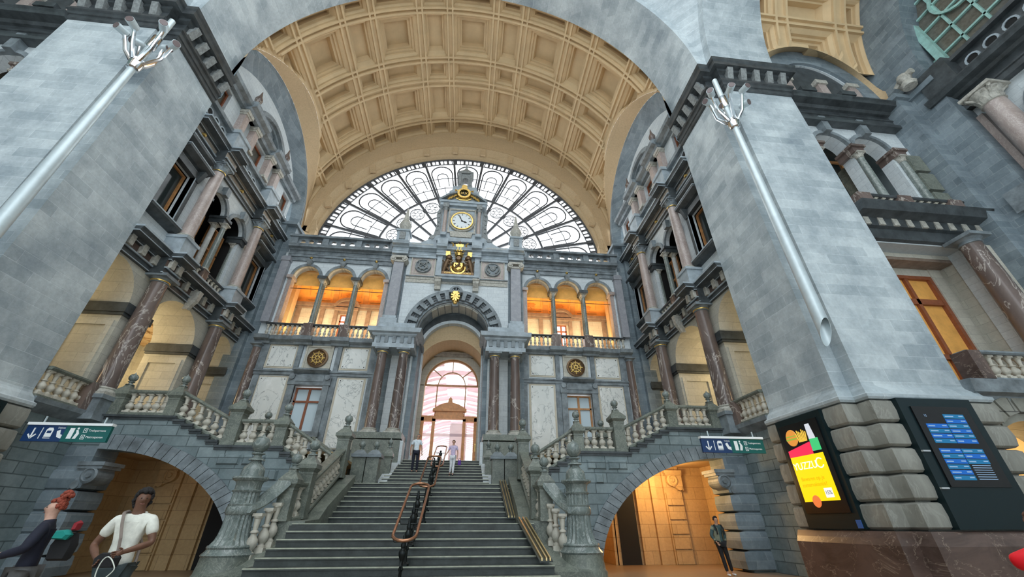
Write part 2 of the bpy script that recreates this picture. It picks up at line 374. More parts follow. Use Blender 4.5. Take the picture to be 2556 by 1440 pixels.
# ---- coffered vaults
def fl(x): return x
def vault(mapf, a_cells, th_half, R, groin, name, lab):
    """mapf(a, theta, r) ; a_cells: list of (kind, a0, a1)"""
    eps = .012
    def lines(cells, unit):
        L = []
        for kind, p, q in cells:
            w = (q - p) * unit
            st = (.12, .28, .30, .46, .48, .64, .66, .82) if kind == 'b' else (.10, .20, .22, .34, .36, .44)
            if kind == 'r': st = (.13, .15, w - .15, w - .13)
            for d in st:
                if kind == 'r': L.append((p + d / unit))
                else:
                    if d < w / 2: L += [p + d / unit, q - d / unit]
            L += [p + .002 / unit, q - .002 / unit]
            if kind != 'r': L += [p + (q - p) * .5]
        return sorted(set(round(x, 5) for x in L))
    def info(cells, x, unit):
        for kind, p, q in cells:
            if p - 1e-6 <= x <= q + 1e-6: return kind, min(x - p, q - x) * unit
        return 'r', 0
    pos = [0]; th_c = []
    hb = radians(6.65); th_c.append(('b', pi / 2 - hb, pi / 2 + hb)); e = hb
    seq = [('r', 2.35), ('s', 7.75), ('r', 2.35), ('b', 13.3)]
    i = 0
    while e < th_half:
        k, d = seq[i % 4]; i += 1; d = radians(d); th_c.append((k, pi / 2 + e, pi / 2 + e + d)); th_c.append((k, pi / 2 - e - d, pi / 2 - e)); e += d
    th_c.sort(key=lambda q: q[1])
    TL = lines(th_c, R); AL = lines(a_cells, 1.0)
    # keep arcs smooth
    def dens(L, m):
        o = [L[0]]
        for x in L[1:]:
            k = int((x - o[-1]) / m) + 1
            y = o[-1]
            for j in range(1, k + 1): o.append(y + (x - y) * j / k)
        return o
    TL = dens(TL, .05); AL = dens(AL, .5)
    def h(a, t):
        ka, da = info(a_cells, a, 1.0); kt, dt = info(th_c, t, R)
        if ka == 'r' or kt == 'r':
            v = 0
            if ka == 'r' and da < .14: v = -.16
            if kt == 'r' and dt < .14: v = -.16
            return v
        d = min(da, dt)
        sm = 's' in (ka, kt)
        if sm: return 0 if d < .11 else (.12 if d < .21 else (.26 if d < .35 else .62))
        return 0 if d < .13 else (.14 if d < .29 else (.30 if d < .47 else (.46 if d < .65 else .95)))
    V = []; F = []; idx = {}
    na, nt_ = len(AL), len(TL)
    P = []
    for i, a in enumerate(AL):
        g = groin(a); row = []
        for j, t in enumerate(TL):
            lo, hi = g, pi - g; c = min(max(t, lo), hi)
            hh = 0 if (c != t or c - lo < .022 or hi - c < .022) else h(a, t)
            row.append((c, hh)); V.append(mapf(a, c, R + hh))
        P.append(row)
    for i in range(na - 1):
        for j in range(nt_ - 1):
            if P[i][j][0] == P[i][j + 1][0] and P[i + 1][j][0] == P[i + 1][j + 1][0]: continue
            k = i * nt_ + j; F.append((k, k + 1, k + nt_ + 1, k + nt_))
    b = MB(); b.v = V; b.f = F
    return struct(b.build(name, 'coffer'), lab, 'ceiling')
def circ_groin(ac, zc, r, R=12.9, z0=22.0):
    def g(a):
        q = r * r - (a - ac) ** 2
        z = zc + sqrt(q) if q > 0 else z0
        return math.asin(max(0.0, min(.98, (z - z0) / R)))
    return g
gm = circ_groin(19.7, 21.3, 6.9)
vault(lambda a, t, r: (r * cos(t), a, 22 + r * sin(t)), [('s', 14.1, 15.05), ('r', 15.05, 15.5), ('b', 15.5, 18.7), ('r', 18.7, 19.2), ('s', 19.2, 20.7), ('r', 20.7, 21.3), ('b', 21.3, 24.4), ('r', 24.4, 24.9), ('s', 24.9, 26.2)],
      radians(72), 12.9, gm, 'ceiling', 'cream coffered barrel vault over the main stairs')
ga = circ_groin(19.1, 21.1, 3.85)
for s, side_n in SIDES:
    vault(lambda a, t, r: (s * a, -2.05 + r * cos(t), 22 + r * sin(t)), [('s', 16.6, 17.6), ('r', 17.6, 18.4), ('b', 18.4, 21.3), ('r', 21.3, 22.1), ('s', 22.1, 23.2)],
          radians(80), 12.9, ga, 'ceiling_arm_' + side_n, 'dim cream coffered vault of the %s arm' % side_n)
# smooth vault strips between the groins and the side arches
for s, side_n in SIDES:
    A, B = [], []
    n = 40
    for i in range(n + 1):
        ph = pi * (.12 + .76 * i / n)
        a = 19.7 - 6.9 * cos(ph) * .99; a = min(max(a, 14.1), 26.2)
        t = gm(a); A.append((12.9 * cos(t), a, 22 + 12.9 * sin(t)))
        c = 18.9 - 6.5 * cos(ph * .97 + .03) ; c2 = 20.9 + 6.5 * sin(ph * .97 + .03)
        B.append((12.35, max(14.1, c), c2))
    A = [(12.88, 14.1, 22.0)] + A + [(12.6, 26.2, 22.0)]; B = [(12.5, 14.1, 21.5)] + B + [(12.3, 25.3, 20.5)]
    f = SX(s); b = MB(f); b.loft([A, B], False, False)
    struct(b.build('ceiling_strip_' + side_n, 'cream', smooth=True), 'smooth cream vault strip over the %s side arch' % side_n, 'ceiling')
    # grey stone band of the side arch, splayed
    C = []; D = []; E_ = []; F_ = []
    for i in range(n + 1):
        ph = pi * (-.02 + 1.04 * i / n)
        y1, z1 = 18.9 - 6.5 * cos(ph), 20.9 + 6.5 * sin(ph); y0, z0 = 18.9 - 6.0 * cos(ph), 20.1 + 6.0 * sin(ph)
        C.append((12.35, max(14.1, y1), z1)); D.append((12.35, max(14.1, y1 + .35 * cos(ph)), z1 - .35 * sin(ph))); E_.append((13.0, max(14.1, y0), z0)); F_.append((13.3, max(14.1, y0), z0))
    b = MB(f); b.loft([C, D, E_, F_], False, False); struct(b.build('trim_side_arch_' + side_n, 'grey'), 'splayed grey stone arch on the %s side wall' % side_n, 'arch')
for s, side_n in SIDES:
    A, B = [], []
    for i in range(31):
        a = 16.6 + 6.6 * i / 30; t = ga(a); A.append((a, -2.05 + 12.9 * cos(t), 22 + 12.9 * sin(t)))
        q = 1 - ((a - 19.45) / 3.43) ** 2; B.append((a, 11.05, 20.6 + 4.9 * sqrt(max(0, q))))
    b = MB(SX(s)); b.loft([A, B], False, False); b.loft([B, [(u, 11.2, z) for u, v, z in B]], False, False)
    struct(b.build('ceiling_arm_strip_' + side_n, 'cream', smooth=True), 'smooth cream vault strip in the %s arm' % side_n, 'ceiling')
    b = MB(SX(s)); b.box(16.0, 30, 11.3, 11.5, 20, 37); b.box(16.6, 24.0, 12.3, 12.5, 18.5, 21); b.box(16.0, 24.0, 10.8, 12.5, 18.7, 18.9)
    b.box(13.3, 13.5, 14.0, 26.5, 11, 30) if False else None
    struct(b.build('wall_arm_back_' + side_n, 'dark'))
# end wall of the bay with the hole for the great fan window
n = 60; b = MB()
for i in range(n):
    for (p, q) in ((i, i + 1),):
        a, c = pi * p / n, pi * q / n
        O = lambda t: (13.3 * cos(t), 26.2, 22 + 13.3 * sin(t)); I = lambda t: (12.35 * cos(t), 26.2, 21.4 + 11.75 * sin(t)); G_ = lambda t: (11.75 * cos(t), 26.75, 20.0 + 11.8 * sin(t))
        k = len(b.v); b.v += [O(a), I(a), I(c), O(c)]; b.f.append((k, k + 1, k + 2, k + 3))
b.box(-14, -11.6, 26.2, 26.8, 11, 22); b.box(11.6, 14, 26.2, 26.8, 11, 22); b.box(-11.7, 11.7, 26.2, 26.8, 17.95, 18.7)
struct(b.build('wall_above_facade', 'cream'), 'shadowed cream end wall around the great fan window', 'wall')
rs = []
for q in ((12.35, 11.75, 26.2, 21.4), (12.28, 11.7, 26.08, 21.4), (12.1, 11.5, 26.05, 21.3), (12.05, 11.5, 26.15, 21.3), (11.98, 11.62, 26.5, 20.6), (11.9, 11.7, 26.5, 20.4), (11.85, 11.75, 26.62, 20.2), (11.75, 11.75, 26.95, 20.0)):
    rs.append([(q[0] * cos(pi * i / 60), q[2], q[3] + q[1] * sin(pi * i / 60)) for i in range(61)])
b = MB(); b.loft(rs, False, False)
for i in range(14):
    a = pi * (i + .5) / 14
    b.bar([(12.1 * cos(a), 21.3 + 11.5 * sin(a)), (11.88 * cos(a), 20.3 + 11.72 * sin(a))], .5, 26.18, 26.4)
struct(b.build('trim_fan_window', 'cream'), 'moulded cream arch framing the great fan window', 'arch')

# ---- great fan window
def fan_window(f, uc, zc, R, nsec, lead, glass, name, lab, rm=.60, depth=.12, parts=True):
    t = thing(name, lab, 'window', f(uc, 0, zc)); t['kind'] = 'structure'
    P = lambda r, a: (uc + r * cos(a), zc + r * sin(a))
    d = pi / nsec
    g = MB(f); g.poly([P(R * .995, pi * i / 48) for i in range(49)], -.03, 0); g.box(uc - R, uc + R, -.03, 0, zc - 1.4, zc); g.build('pane', glass, t)
    b = MB(f); b.ring(uc, zc, R - .10, R + .05, 0, pi, 0, depth, 60); b.ring(uc, zc, R - .62, R - .54, 0, pi, 0, depth * .7, 60)
    b.ring(uc, zc, R * rm - .08, R * rm + .08, 0, pi, 0, depth, 40); b.box(uc - R, uc + R, 0, depth, zc - .1, zc + .05); [b.box(uc - R + 1.8 * q_, uc - R + 1.8 * q_ + .06, 0, depth, zc - 1.4, zc) for q_ in range(14)]
    b.build('ring_frame', lead, t)
    for k in range(nsec + 1):
        a = k * d; b = MB(f); b.bar([P(R * .18, a), P(R, a)], .2, 0, depth * 1.2); b.build('radial_bar', lead, t)
    b = MB(f); m = nsec * 7
    for k in range(m):
        a = pi * (k + .5) / m; b.bar([P(R - .58, a), P(R - .08, a)], .10 if k % 2 else .2, .0, depth * .6)
    b.build('chequered_border', lead, t)
    for k in range(nsec):
        a = (k + .5) * d; b = MB(f)
        for (rt, wd, th) in ((R - .85, .80, .11), (R - 1.75, .44, .07)):
            ro = rt; half = (ro - 1.1) * tan_(d / 2) * wd
            rc = ro - half; pts = []
            ca, sa = cos(a), sin(a)
            L = lambda r, o: (uc + ca * r - sa * o, zc + sa * r + ca * o)
            r0 = R * rm + .1 if wd > .5 else R * rm + 1.3
            ratio = .72 if wd > .5 else .9
            pts.append(L(r0, -half * ratio)); pts.append(L(rc, -half))
            for j in range(1, 10):
                q = -pi / 2 + pi * j / 10; pts.append(L(rc + half * cos(q), half * sin(q)))
            pts.append(L(rc, half)); pts.append(L(r0, half * ratio)); b.bar(pts, th, 0, depth * .6)
        for r in (R * rm + 1.1, R * rm + 2.3):
            b.bar([P(r, a - d * .5), P(r + .02, a), P(r, a + d * .5)], .055, 0, depth * .4)
        b.bar([P(R * rm, a), P(R * rm + 1.3, a)], .055, 0, depth * .4)
        b.build('petal_tracery', lead, t)
    for k in range(nsec):
        a = (k + .5) * d; rr = R * rm - .95; cu, cz = P(rr, a); b = MB(f)
        b.ring(cu, cz, .58, .64, 0, 2 * pi, 0, depth * .5, 16)
        for j in range(6):
            q = 2 * pi * j / 6; b.ring(cu + .34 * cos(q), cz + .34 * sin(q), .15, .19, 0, 2 * pi, 0, depth * .4, 8)
        b.build('rosette', lead, t)
    b = MB(f)
    for r in (R * .42, R * .18): b.ring(uc, zc, r - .05, r + .05, 0, pi, 0, depth * .8, 30)
    b.build('inner_ring', lead, t)
    return t
tan_ = math.tan
fan_window(front(26.95), 0, 20.0, 11.75, 13, 'lead', 'tglass', 'window_fan', 'great half-round leaded fan window behind the clock gable')

# ================================================================== SIDE WALLS
def balustrade(name, label, f, u0, u1, v, z0, h, kind, n, group=None, posts=(), rail='green', post_m='green', plinth=.08, w=.13, rh=.12):
    """straight balustrade along u: plinth, rail and n balusters"""
    p0 = f((u0 + u1) / 2, v, z0); t = thing(name, label, 'balustrade', p0, group)
    MB(f).box(u0, u1, v - w, v + w, z0, z0 + plinth).build('plinth', rail, t)
    b = MB(f); b.prof(u0, u1, [(v - w, z0 + h - rh), (v + w, z0 + h - rh), (v + w * 1.3, z0 + h - rh * .6), (v + w * 1.3, z0 + h - rh * .15), (v + w, z0 + h), (v - w, z0 + h), (v - w * 1.3, z0 + h - rh * .15), (v - w * 1.3, z0 + h - rh * .6)]); b.build('rail', rail, t)
    me = BAL[kind]; hh = h - plinth - rh; H0 = max(q.co.z for q in me.vertices)
    for i in range(n):
        u = u0 + (u1 - u0) * (i + .5) / n; p = f(u, v, z0 + plinth); inst('baluster', me, t, p, 0, (1, 1, hh / H0))
    for u in posts:
        b = MB(f); b.box(u - .2, u + .2, v - w * 1.1, v + w * 1.2, z0, z0 + h + .02); b.build('post', post_m, t)
    return t
def cornice(b, u0, u1, z, sc, vv=0.0, back=-.1):
    """classical entablature profile, height about 1.1*sc"""
    q = [(back, z), (.12, z), (.12, z + .24), (.17, z + .26), (.17, z + .32), (.08, z + .34), (.08, z + .66), (.2, z + .68), (.3, z + .78), (.62, z + .82), (.66, z + .95), (.72, z + 1.05), (.72, z + 1.1), (back, z + 1.12)]
    b.prof(u0, u1, [((v * sc + (vv if v > back else 0)) if v > 0 else v, z + (zz - z) * sc) for v, zz in q])
def frame4(b, u0, u1, z0, z1, w, v0, v1):
    b.box(u0, u0 + w, v0, v1, z0, z1); b.box(u1 - w, u1, v0, v1, z0, z1); b.box(u0 + w, u1 - w, v0, v1, z0, z0 + w); b.box(u0 + w, u1 - w, v0, v1, z1 - w, z1)
def sash_window(name, label, f, uc, half, z0, z1, v, glass='darkwin', wood='wood', cross=True, n=1):
    t = thing(name, label, 'window', f(uc, v, z0)); t['kind'] = 'structure'
    MB(f).box(uc - half, uc + half, v - .06, v - .04, z0, z1).build('pane', glass, t)
    b = MB(f); frame4(b, uc - half, uc + half, z0, z1, .09, v - .05, v + .06)
    if cross:
        b.box(uc - .06, uc + .06, v - .04, v + .05, z0, z1); zt = z0 + (z1 - z0) * .66; b.box(uc - half, uc + half, v - .04, v + .06, zt, zt + .1)
    b.build('window_frame', wood, t); return t

for s, side_n in SIDES:
    f = side(s)
    nz = {'right': 'right', 'left': 'left'}[side_n]
    # walls
    b = MB(f); b.archwall(14.1, 24.2, 5.0, 11.0, [(14.75, 1.3, 9.35, 5.0, 1.5), (18.9, 1.65, 9.35, 5.0, 1.5), (22.95, 1.05, 9.7, 5.0, 1.15)], -2.0, 0)
    b.box(14.1, 24.2, -2.0, 0, 4.0, 5.0); b.box(14.0, 14.2, -1, -.1, 0, 4)
    struct(b.build('wall_%s_arcade' % side_n, 'ivory'), 'ivory stone lower arcade of the %s side wall' % side_n, 'wall')
    struct(MB(f).box(14.0, 17.2, -1.0, .3, 0, 4.7).build('wall_beside_pier_' + side_n, 'arch'), 'grey stone wall between the %s pier and the half arch' % side_n, 'wall')
    for (uj, u1) in ((16.05, 17.25), (20.55, 21.9), (24.0, 24.2)):
        b = MB(f); b.box(uj - .12, uj + (.1 if u1 > 23 else u1 - uj + .12), -1.95, .12, 8.85, 8.95); b.box(uj - .18, min(24.2, u1 + .18), -1.98, .17, 8.95, 9.3); b.box(uj - .12, min(24.2, u1 + .12), -1.98, .12, 9.3, 9.4)
        struct(b.build('trim_impost', 'dark'))
        b = MB(f)
        for a, c, d, e in ((-1.8, -1.6, 5.3, 8.6), (-.35, -.12, 5.3, 8.6), (-1.6, -.35, 8.4, 8.6), (-1.6, -.35, 5.3, 5.5)): b.box(uj - .07, uj + .02, a, c, d, e)
        struct(b.build('trim_jamb_panel', 'ivory'))
    # gallery room behind the arcade
    b = MB(f); b.box(14.1, 24.2, -5.2, -5.0, 4.9, 11); b.box(14.1, 24.2, -5.0, -2.0, 4.8, 5.0); b.box(24.0, 24.2, -5, -2, 5, 11)
    struct(b.build('wall_%s_gallery_back' % side_n, 'ivory'), 'ivory back wall of the %s gallery' % side_n, 'wall')
    b = MB(f); b.box(14.1, 24.2, -5.2, -2.0, 10.6, 10.8)
    for i in range(12): b.box(14.3 + i * .85, 14.36 + i * .85, -5, -2, 10.5, 10.6)
    for i in range(4): b.box(14.1, 24.2, -5 + i * .8, -4.95 + i * .8, 10.5, 10.6)
    struct(b.build('ceiling_gallery_' + side_n, 'cream'), 'warm lit gallery ceiling behind the %s arcade' % side_n, 'ceiling')
    # upper wall
    b = MB(f)
    b.archwall(14.1, 17.1, 12.0, 18.1, [(14.85, .85, 16.3, 13.5, .001)], -.22, 0)
    b.archwall(17.1, 20.7, 16.0, 18.1, [(17.88, .80, 16.35, 16.0), (19.92, .80, 16.35, 16.0)], -.22, 0)
    b.archwall(20.7, 24.2, 12.0, 18.1, [(23.0, .75, 16.3, 13.5, .001)], -.22, 0)
    struct(b.build('wall_%s_upper' % side_n, 'white'), 'white stone upper storey of the %s side wall' % side_n, 'wall')
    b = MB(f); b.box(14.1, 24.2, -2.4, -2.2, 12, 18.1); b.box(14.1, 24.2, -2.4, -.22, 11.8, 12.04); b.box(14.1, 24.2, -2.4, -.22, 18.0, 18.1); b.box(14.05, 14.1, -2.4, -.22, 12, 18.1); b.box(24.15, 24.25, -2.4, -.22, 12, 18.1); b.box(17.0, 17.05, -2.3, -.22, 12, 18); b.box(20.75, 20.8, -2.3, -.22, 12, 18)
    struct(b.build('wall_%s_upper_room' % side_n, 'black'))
    b = MB(f); b.box(14.1, 24.2, -.7, 0, 18.1, 20.6); b.archwall(14.1, 24.2, 20.6, 22.6, [(14.7, .6, 22.4, 20.7, .001), (18.85, .75, 22.4, 20.7, .001), (23.35, .5, 22.4, 20.7, .001)], -.5, 0)
    pts = [(14.1, 22.6)] + [(max(14.1, 18.9 - 6.05 * cos(pi * k / 24)), max(22.6, 20.1 + 6.05 * sin(pi * k / 24))) for k in range(25)] + [(24.6, 22.6)]
    b.poly([(14.1, 22.6), (24.5, 22.6)] + [(18.9 + 6.05 * cos(a), 20.1 + 6.05 * sin(a)) for a in [radians(25 + k * 6) for k in range(19)]] + [(14.1, 24.2)], -.5, 0)
    struct(b.build('wall_%s_attic' % side_n, 'white'), 'pale plaster attic of the %s side wall under its arch' % side_n, 'wall')
    MB(f).box(14.1, 24.2, -.6, -.5, 20.6, 22.6).build('wall_attic_recess', 'brownwin')['kind'] = 'structure'
    # corner pier towards the facade
    b = MB(lambda u, v, z: (s * u, v, z)); b.box(11.95, 13.4, 24.2, 25.4, 0, 20.6); b.box(12.55, 13.4, 23.9, 25.3, 0, 20.4); b.box(11.8, 13.2, 23.8, 25.4, 20.2, 20.45)
    struct(b.build('wall_corner_%s' % side_n, 'grey'), 'grey ashlar corner pier between the %s side wall and the facade' % side_n, 'wall')
    # entablatures
    for z, sc, cols, ub in ((10.95, 1.0, (16.5, 21.2), False), (18.05, 1.0, (16.6, 21.2), True)):
        b = MB(f); e = MB(f); g2 = MB(f)
        for u0, u1, vv in [(14.1, 24.2, 0)] + [(c - .5, c + .5, .55) for c in cols]:
            cornice(b, u0, u1, z, sc, vv)
            u0 -= .012; u1 += .012
            e.box(u0, u1, vv + .2, vv + .735, z + 1.04, z + 1.125); e.box(u0, u1, vv + .1, vv + .2, z + .25, z + .31); e.box(u0, u1, vv + .2, vv + .635, z + .83, z + .87); e.box(u0, u1, vv + .05, vv + .13, z + .02, z + .06); e.box(u0, u1, vv + .1, vv + .23, z + .68, z + .72)
            g2.box(u0 + .02, u1 - .02, vv, vv + .105, z + .35, z + .65)
        struct(b.build('trim_entablature_%s' % side_n, 'dark'), '%s entablature band along the %s side wall' % ('upper' if ub else 'lower', side_n), 'cornice')
        struct(e.build('trim_entablature_edges', 'lmould')); struct(g2.build('trim_frieze_strip', 'buff' if ub else 'redp'))
        if not ub:
            b = MB(f); u = 14.3
            while u < 24.1:
                b.box(u, u + .24, .08, .3, z + .33, z + .8); u += .75
            for c in cols:
                for d in (-.38, .12): b.box(c + d, c + d + .24, .6, .82, z + .33, z + .8)
            struct(b.build('trim_frieze_blocks', 'capl'))
    if True:
        for u in (14.9, 18.9, 23.2):
            o = MB(f); o.hlathe(u, 18.55, [(.01, .26), (.09, .22), (.12, .1), (.14, .08)], 8); tag(o.build('gilded_stud', 'gold'), 'gilded boss on the upper frieze of the %s side wall' % side_n, 'ornament', 'gilded bosses of the %s side wall' % side_n)
    # columns
    for i, (u, nn) in enumerate(((16.5, 'nearer'), (21.2, 'farther'))):
        p = f(u, .4, 0)
        b = MB(f); b.box(u - .48, u + .48, -.1, .88, 4.9, 5.55); b.box(u - .54, u + .54, -.1, .94, 4.75, 4.95); b.box(u - .54, u + .54, -.1, .94, 5.5, 5.65)
        struct(b.build('trim_column_pedestal', 'mould'))
        column('marble_column', '%s of the two big red-brown marble columns of the %s lower arcade' % (nn, side_n), p[0], p[1], 5.65, 10.98, .36, 'red', 'mould', 'tuscan', 'lower arcade columns of the %s wall' % side_n, gilt=True)
        b = MB(f); b.box(u - .44, u + .44, -.05, .86, 12.05, 12.95); b.box(u - .5, u + .5, -.05, .92, 12.9, 13.05); b.box(u - .5, u + .5, -.05, .92, 12.05, 12.25); struct(b.build('trim_column_pedestal', 'lmould'))
        p = f(u + .05, .4, 0)
        column('marble_column', '%s of the two rosy marble columns of the %s upper storey' % (nn, side_n), p[0], p[1], 13.05, 18.08, .29, 'pink', 'mould', 'corinth', 'upper storey columns of the %s wall' % side_n, gilt=True)
    # centre of the upper storey: twin dark arches with a small column
    b = MB(f)
    for c in (17.88, 19.92): b.ring(c, 16.35, .80, 1.0, 0, pi, 0, .12, 18); b.box(c - .16, c + .16, 0, .3, 17.15, 17.7)
    struct(b.build('trim_arch_bands_' + side_n, 'mould'))
    b = MB(f)
    for c in (16.98, 18.9, 20.82): b.box(c - .24, c + .24, -.7, .14, 15.95, 16.35); b.box(c - .3, c + .3, -.7, .22, 16.22, 16.38)
    struct(b.build('trim_imposts_' + side_n, 'dark'))
    p = f(18.9, -.42, 0)
    column('small_marble_column', 'rear grey column behind the slim one in the twin dark arches of the %s wall' % side_n, p[0], p[1], 12.1, 15.96, .15, 'lwhite', 'capl', 'corinth')
    p = f(18.9, .12, 0)
    column('small_marble_column', 'slim grey-green column between the twin dark arches of the %s wall' % side_n, p[0], p[1], 12.9, 15.96, .15, 'newel', 'capl', 'corinth')
    for u in (17.0, 20.8):
        p = f(u, -.3, 0); column('small_marble_column', '%s slim grey-green column beside the twin dark arches of the %s wall' % ('nearer' if u < 18 else 'farther', side_n), p[0], p[1], 12.9, 15.96, .15, 'newel', 'capl', 'corinth')
    for u in (17.88, 19.92):
        sash_window('window_dark_arch', '%s tall window behind the twin arches of the %s wall' % ('nearer' if u < 18.5 else 'farther', side_n), f, u, .7, 12.1, 16.2, -.9, 'darkwin', 'wood')
    for i, (a, c) in enumerate(((17.1, 18.7), (19.1, 20.7))):
        balustrade('balustrade', '%s small balustrade below the twin dark arches of the %s wall' % ('nearer' if i == 0 else 'farther', side_n), f, a, c, .1, 12.05, .85, 'mid', 5, None, (), 'dark', 'red')
    struct(MB(f).box(18.68, 19.12, -.1, .3, 12.05, 12.92).build('trim_pedestal', 'red'))
    b = MB(f); b.loft([[(18.75, .55, 11.6), (19.05, .55, 11.6), (19.05, .1, 11.6), (18.75, .1, 11.6)], [(18.78, .5, 11.1), (19.02, .5, 11.1), (19.02, .1, 11.1), (18.78, .1, 11.1)], [(18.82, .25, 10.6), (18.98, .25, 10.6), (18.98, 0, 10.6), (18.82, 0, 10.6)]])
    tag(b.build('carved_keystone', 'capl'), 'carved console keystone over the middle arch of the %s lower arcade' % side_n, 'keystone')
    # rectangular windows with hoods
    for (c, h, nn) in ((14.85, .85, 'nearer'), (23.0, .75, 'farther')):
        sash_window('window_hooded', '%s dark hooded window of the %s wall upper storey' % (nn, side_n), f, c, h, 13.5, 16.3, -.35, 'darkwin', 'wood', False)
        b = MB(f); L_ = lambda q: max(q, 14.15); b.box(L_(c - h - .28), L_(c - h), -.1, .14, 13.4, 16.5); b.box(c + h, c + h + .28, -.1, .14, 13.4, 16.5); b.box(L_(c - h - .3), c + h + .3, -.1, .16, 16.3, 16.65)
        b.prof(L_(c - h - .5), c + h + .5, [(0, 16.85), (.2, 16.85), (.5, 17.0), (.52, 17.12), (0, 17.15)])
        b.box(L_(c - h - .1), c + h + .1, -.1, .12, 17.1, 17.5)
        b.prof(L_(c - h - .35), c + h + .35, [(0, 17.5), (.15, 17.5), (.38, 17.65), (.4, 17.8), (0, 17.82)])
        b.prof(L_(c - h - .45), c + h + .45, [(0, 13.1), (.25, 13.15), (.4, 13.3), (.42, 13.42), (0, 13.45)])
        for d in ((-h - .3, h + .08) if c > 20 else (h + .08,)): b.loft([[(c + d, 0, 16.85), (c + d + .22, 0, 16.85), (c + d + .22, .4, 16.85), (c + d, .4, 16.85)], [(c + d, 0, 16.2), (c + d + .22, 0, 16.2), (c + d + .22, .18, 16.2), (c + d, .18, 16.2)]])
        e = MB(f); e.box(L_(c - h - .5), c + h + .5, .3, .53, 17.1, 17.16); e.box(L_(c - h - .35), c + h + .35, .2, .41, 17.78, 17.83); e.box(L_(c - h - .45), c + h + .45, .2, .43, 13.4, 13.46); e.box(c + h, c + h + .04, -.1, .17, 13.45, 16.3); struct(e.build('trim_window_hood_edges', 'lmould'))
        struct(b.build('trim_window_hood', 'dark'), '%s dark stone window surround and hood on the %s wall' % (nn, side_n), 'window surround')
    # parapet with round holes and attic
    b = MB(f); b.box(14.1, 24.2, 0, .25, 19.2, 19.35); b.box(14.1, 24.2, 0, .32, 20.35, 20.6)
    for u0, u1 in ((14.1, 15.9), (17.25, 17.9), (19.75, 20.4), (21.9, 24.2), (17.9, 19.75)): b.box(u0, u1, 0, .12, 19.35, 20.35)
    struct(b.build('trim_parapet_' + side_n, 'mould'), 'grey parapet band under the attic of the %s wall' % side_n, 'parapet')
    b = MB(f)
    for u in (14.5, 15.1, 15.7, 18.25, 18.82, 19.4, 22.3, 22.9, 23.5): b.hlathe(u, 19.85, [(.2, .1), (.2, .14)], 12)
    struct(b.build('trim_parapet_openings', 'black'))
    b = MB(f)
    for u in (14.5, 15.1, 15.7, 18.25, 18.82, 19.4, 22.3, 22.9, 23.5): b.ring(u, 19.85, .2, .27, 0, 2 * pi, .1, .17, 14)
    struct(b.build('trim_parapet_rings', 'lmould'))
    b = MB(f)
    for u in (16.75, 21.1): b.box(u - .55, u + .55, 0, .62, 19.2, 20.45); b.box(u - .62, u + .62, 0, .7, 20.4, 20.62)
    struct(b.build('trim_attic_pedestals', 'lmould'))
    for u in (16.55, 17.75, 19.95, 21.15):
        w = .22; b = MB(f); b.box(u - w, u + w, 0, .36, 20.62, 22.5); o = b.build('shaft_', 'pink')
        t = thing('attic_pilaster', {16.55: 'nearest', 17.75: 'second nearest', 19.95: 'second farthest', 21.15: 'farthest'}[u] + ' rosy square pilaster of the %s wall attic' % side_n, 'pilaster', f(u, 0, 20.62), 'attic pilasters of the %s wall' % side_n)
        bpy.data.objects.remove(o)
        MB(f).box(u - w, u + w, 0, .36, 20.85, 22.2).build('shaft', 'pink', t)
        b = MB(f); b.box(u - w - .07, u + w + .07, 0, .44, 20.62, 20.75); b.box(u - w - .04, u + w + .04, 0, .4, 20.75, 20.86); b.build('pilaster_base', 'capl', t)
        b = MB(f); b.box(u - w - .05, u + w + .05, 0, .41, 22.2, 22.32); b.box(u - w - .1, u + w + .1, 0, .48, 22.32, 22.55); b.build('capital', 'capl', t)
    for (c, h) in ((14.7, .6), (18.85, .75), (23.35, .5)):
        sash_window('window_attic', {14.7: 'nearest', 18.85: 'middle', 23.35: 'farthest'}[c] + ' square attic window of the %s side wall' % side_n, f, c, h, 20.7, 22.35, -.25, 'brownwin', 'rwood', False)
    b = MB(f); b.prof(14.1, 24.2, [(-.1, 22.55), (.25, 22.55), (.3, 22.75), (.55, 22.85), (.6, 23.05), (-.1, 23.08)])
    for u0, u1 in ((16.2, 18.1), (19.6, 21.5)): b.prof(u0, u1, [(0, 22.55), (.5, 22.55), (.55, 22.75), (.8, 22.85), (.85, 23.1), (0, 23.12)])
    struct(b.build('trim_attic_cornice_' + side_n, 'mould'), 'grey attic cornice of the %s side wall' % side_n, 'cornice')
    b = MB(f); b.ring(18.85, 22.2, 2.0, 2.3, radians(24), radians(156), 0, .55, 24); b.ring(18.85, 22.2, 1.8, 2.02, radians(27), radians(153), 0, .35, 24); b.box(18.35, 19.35, 0, .2, 23.0, 24.1)
    tag(b.build('arched_pediment', 'mould'), 'arched grey pediment over the middle attic window of the %s wall' % side_n, 'pediment')
    for u, nn in ((16.6, 'nearer'), (21.1, 'farther')):
        t = thing('stone_finial', '%s small stone finial on the attic of the %s wall' % (nn, side_n), 'finial', f(u, .4, 23.1), 'attic finials of the %s wall' % side_n)
        p = f(u, .4, 0); MB().box(p[0] - .28, p[0] + .28, p[1] - .28, p[1] + .28, 23.1, 23.45).build('block', 'mould', t)
        b = MB(); b.lathe(p[0], p[1], [(.2, 23.45), (.12, 23.6), (.2, 23.8), (.22, 24.0), (.1, 24.3), (.02, 24.75)], 10); b.build('spike', 'red', t, True)
    # gallery balustrade
    balustrade('balustrade', 'balustrade at the foot of the %s arcade beside the pier' % side_n, f, 14.15, 16.0, .35, 5.05, 1.0, 'big', 6, None, (), 'green', 'red', w=.16)
    struct(MB(f).box(15.75, 16.05, .1, .6, 5.05, 6.0).build('trim_gallery_post', 'red'))
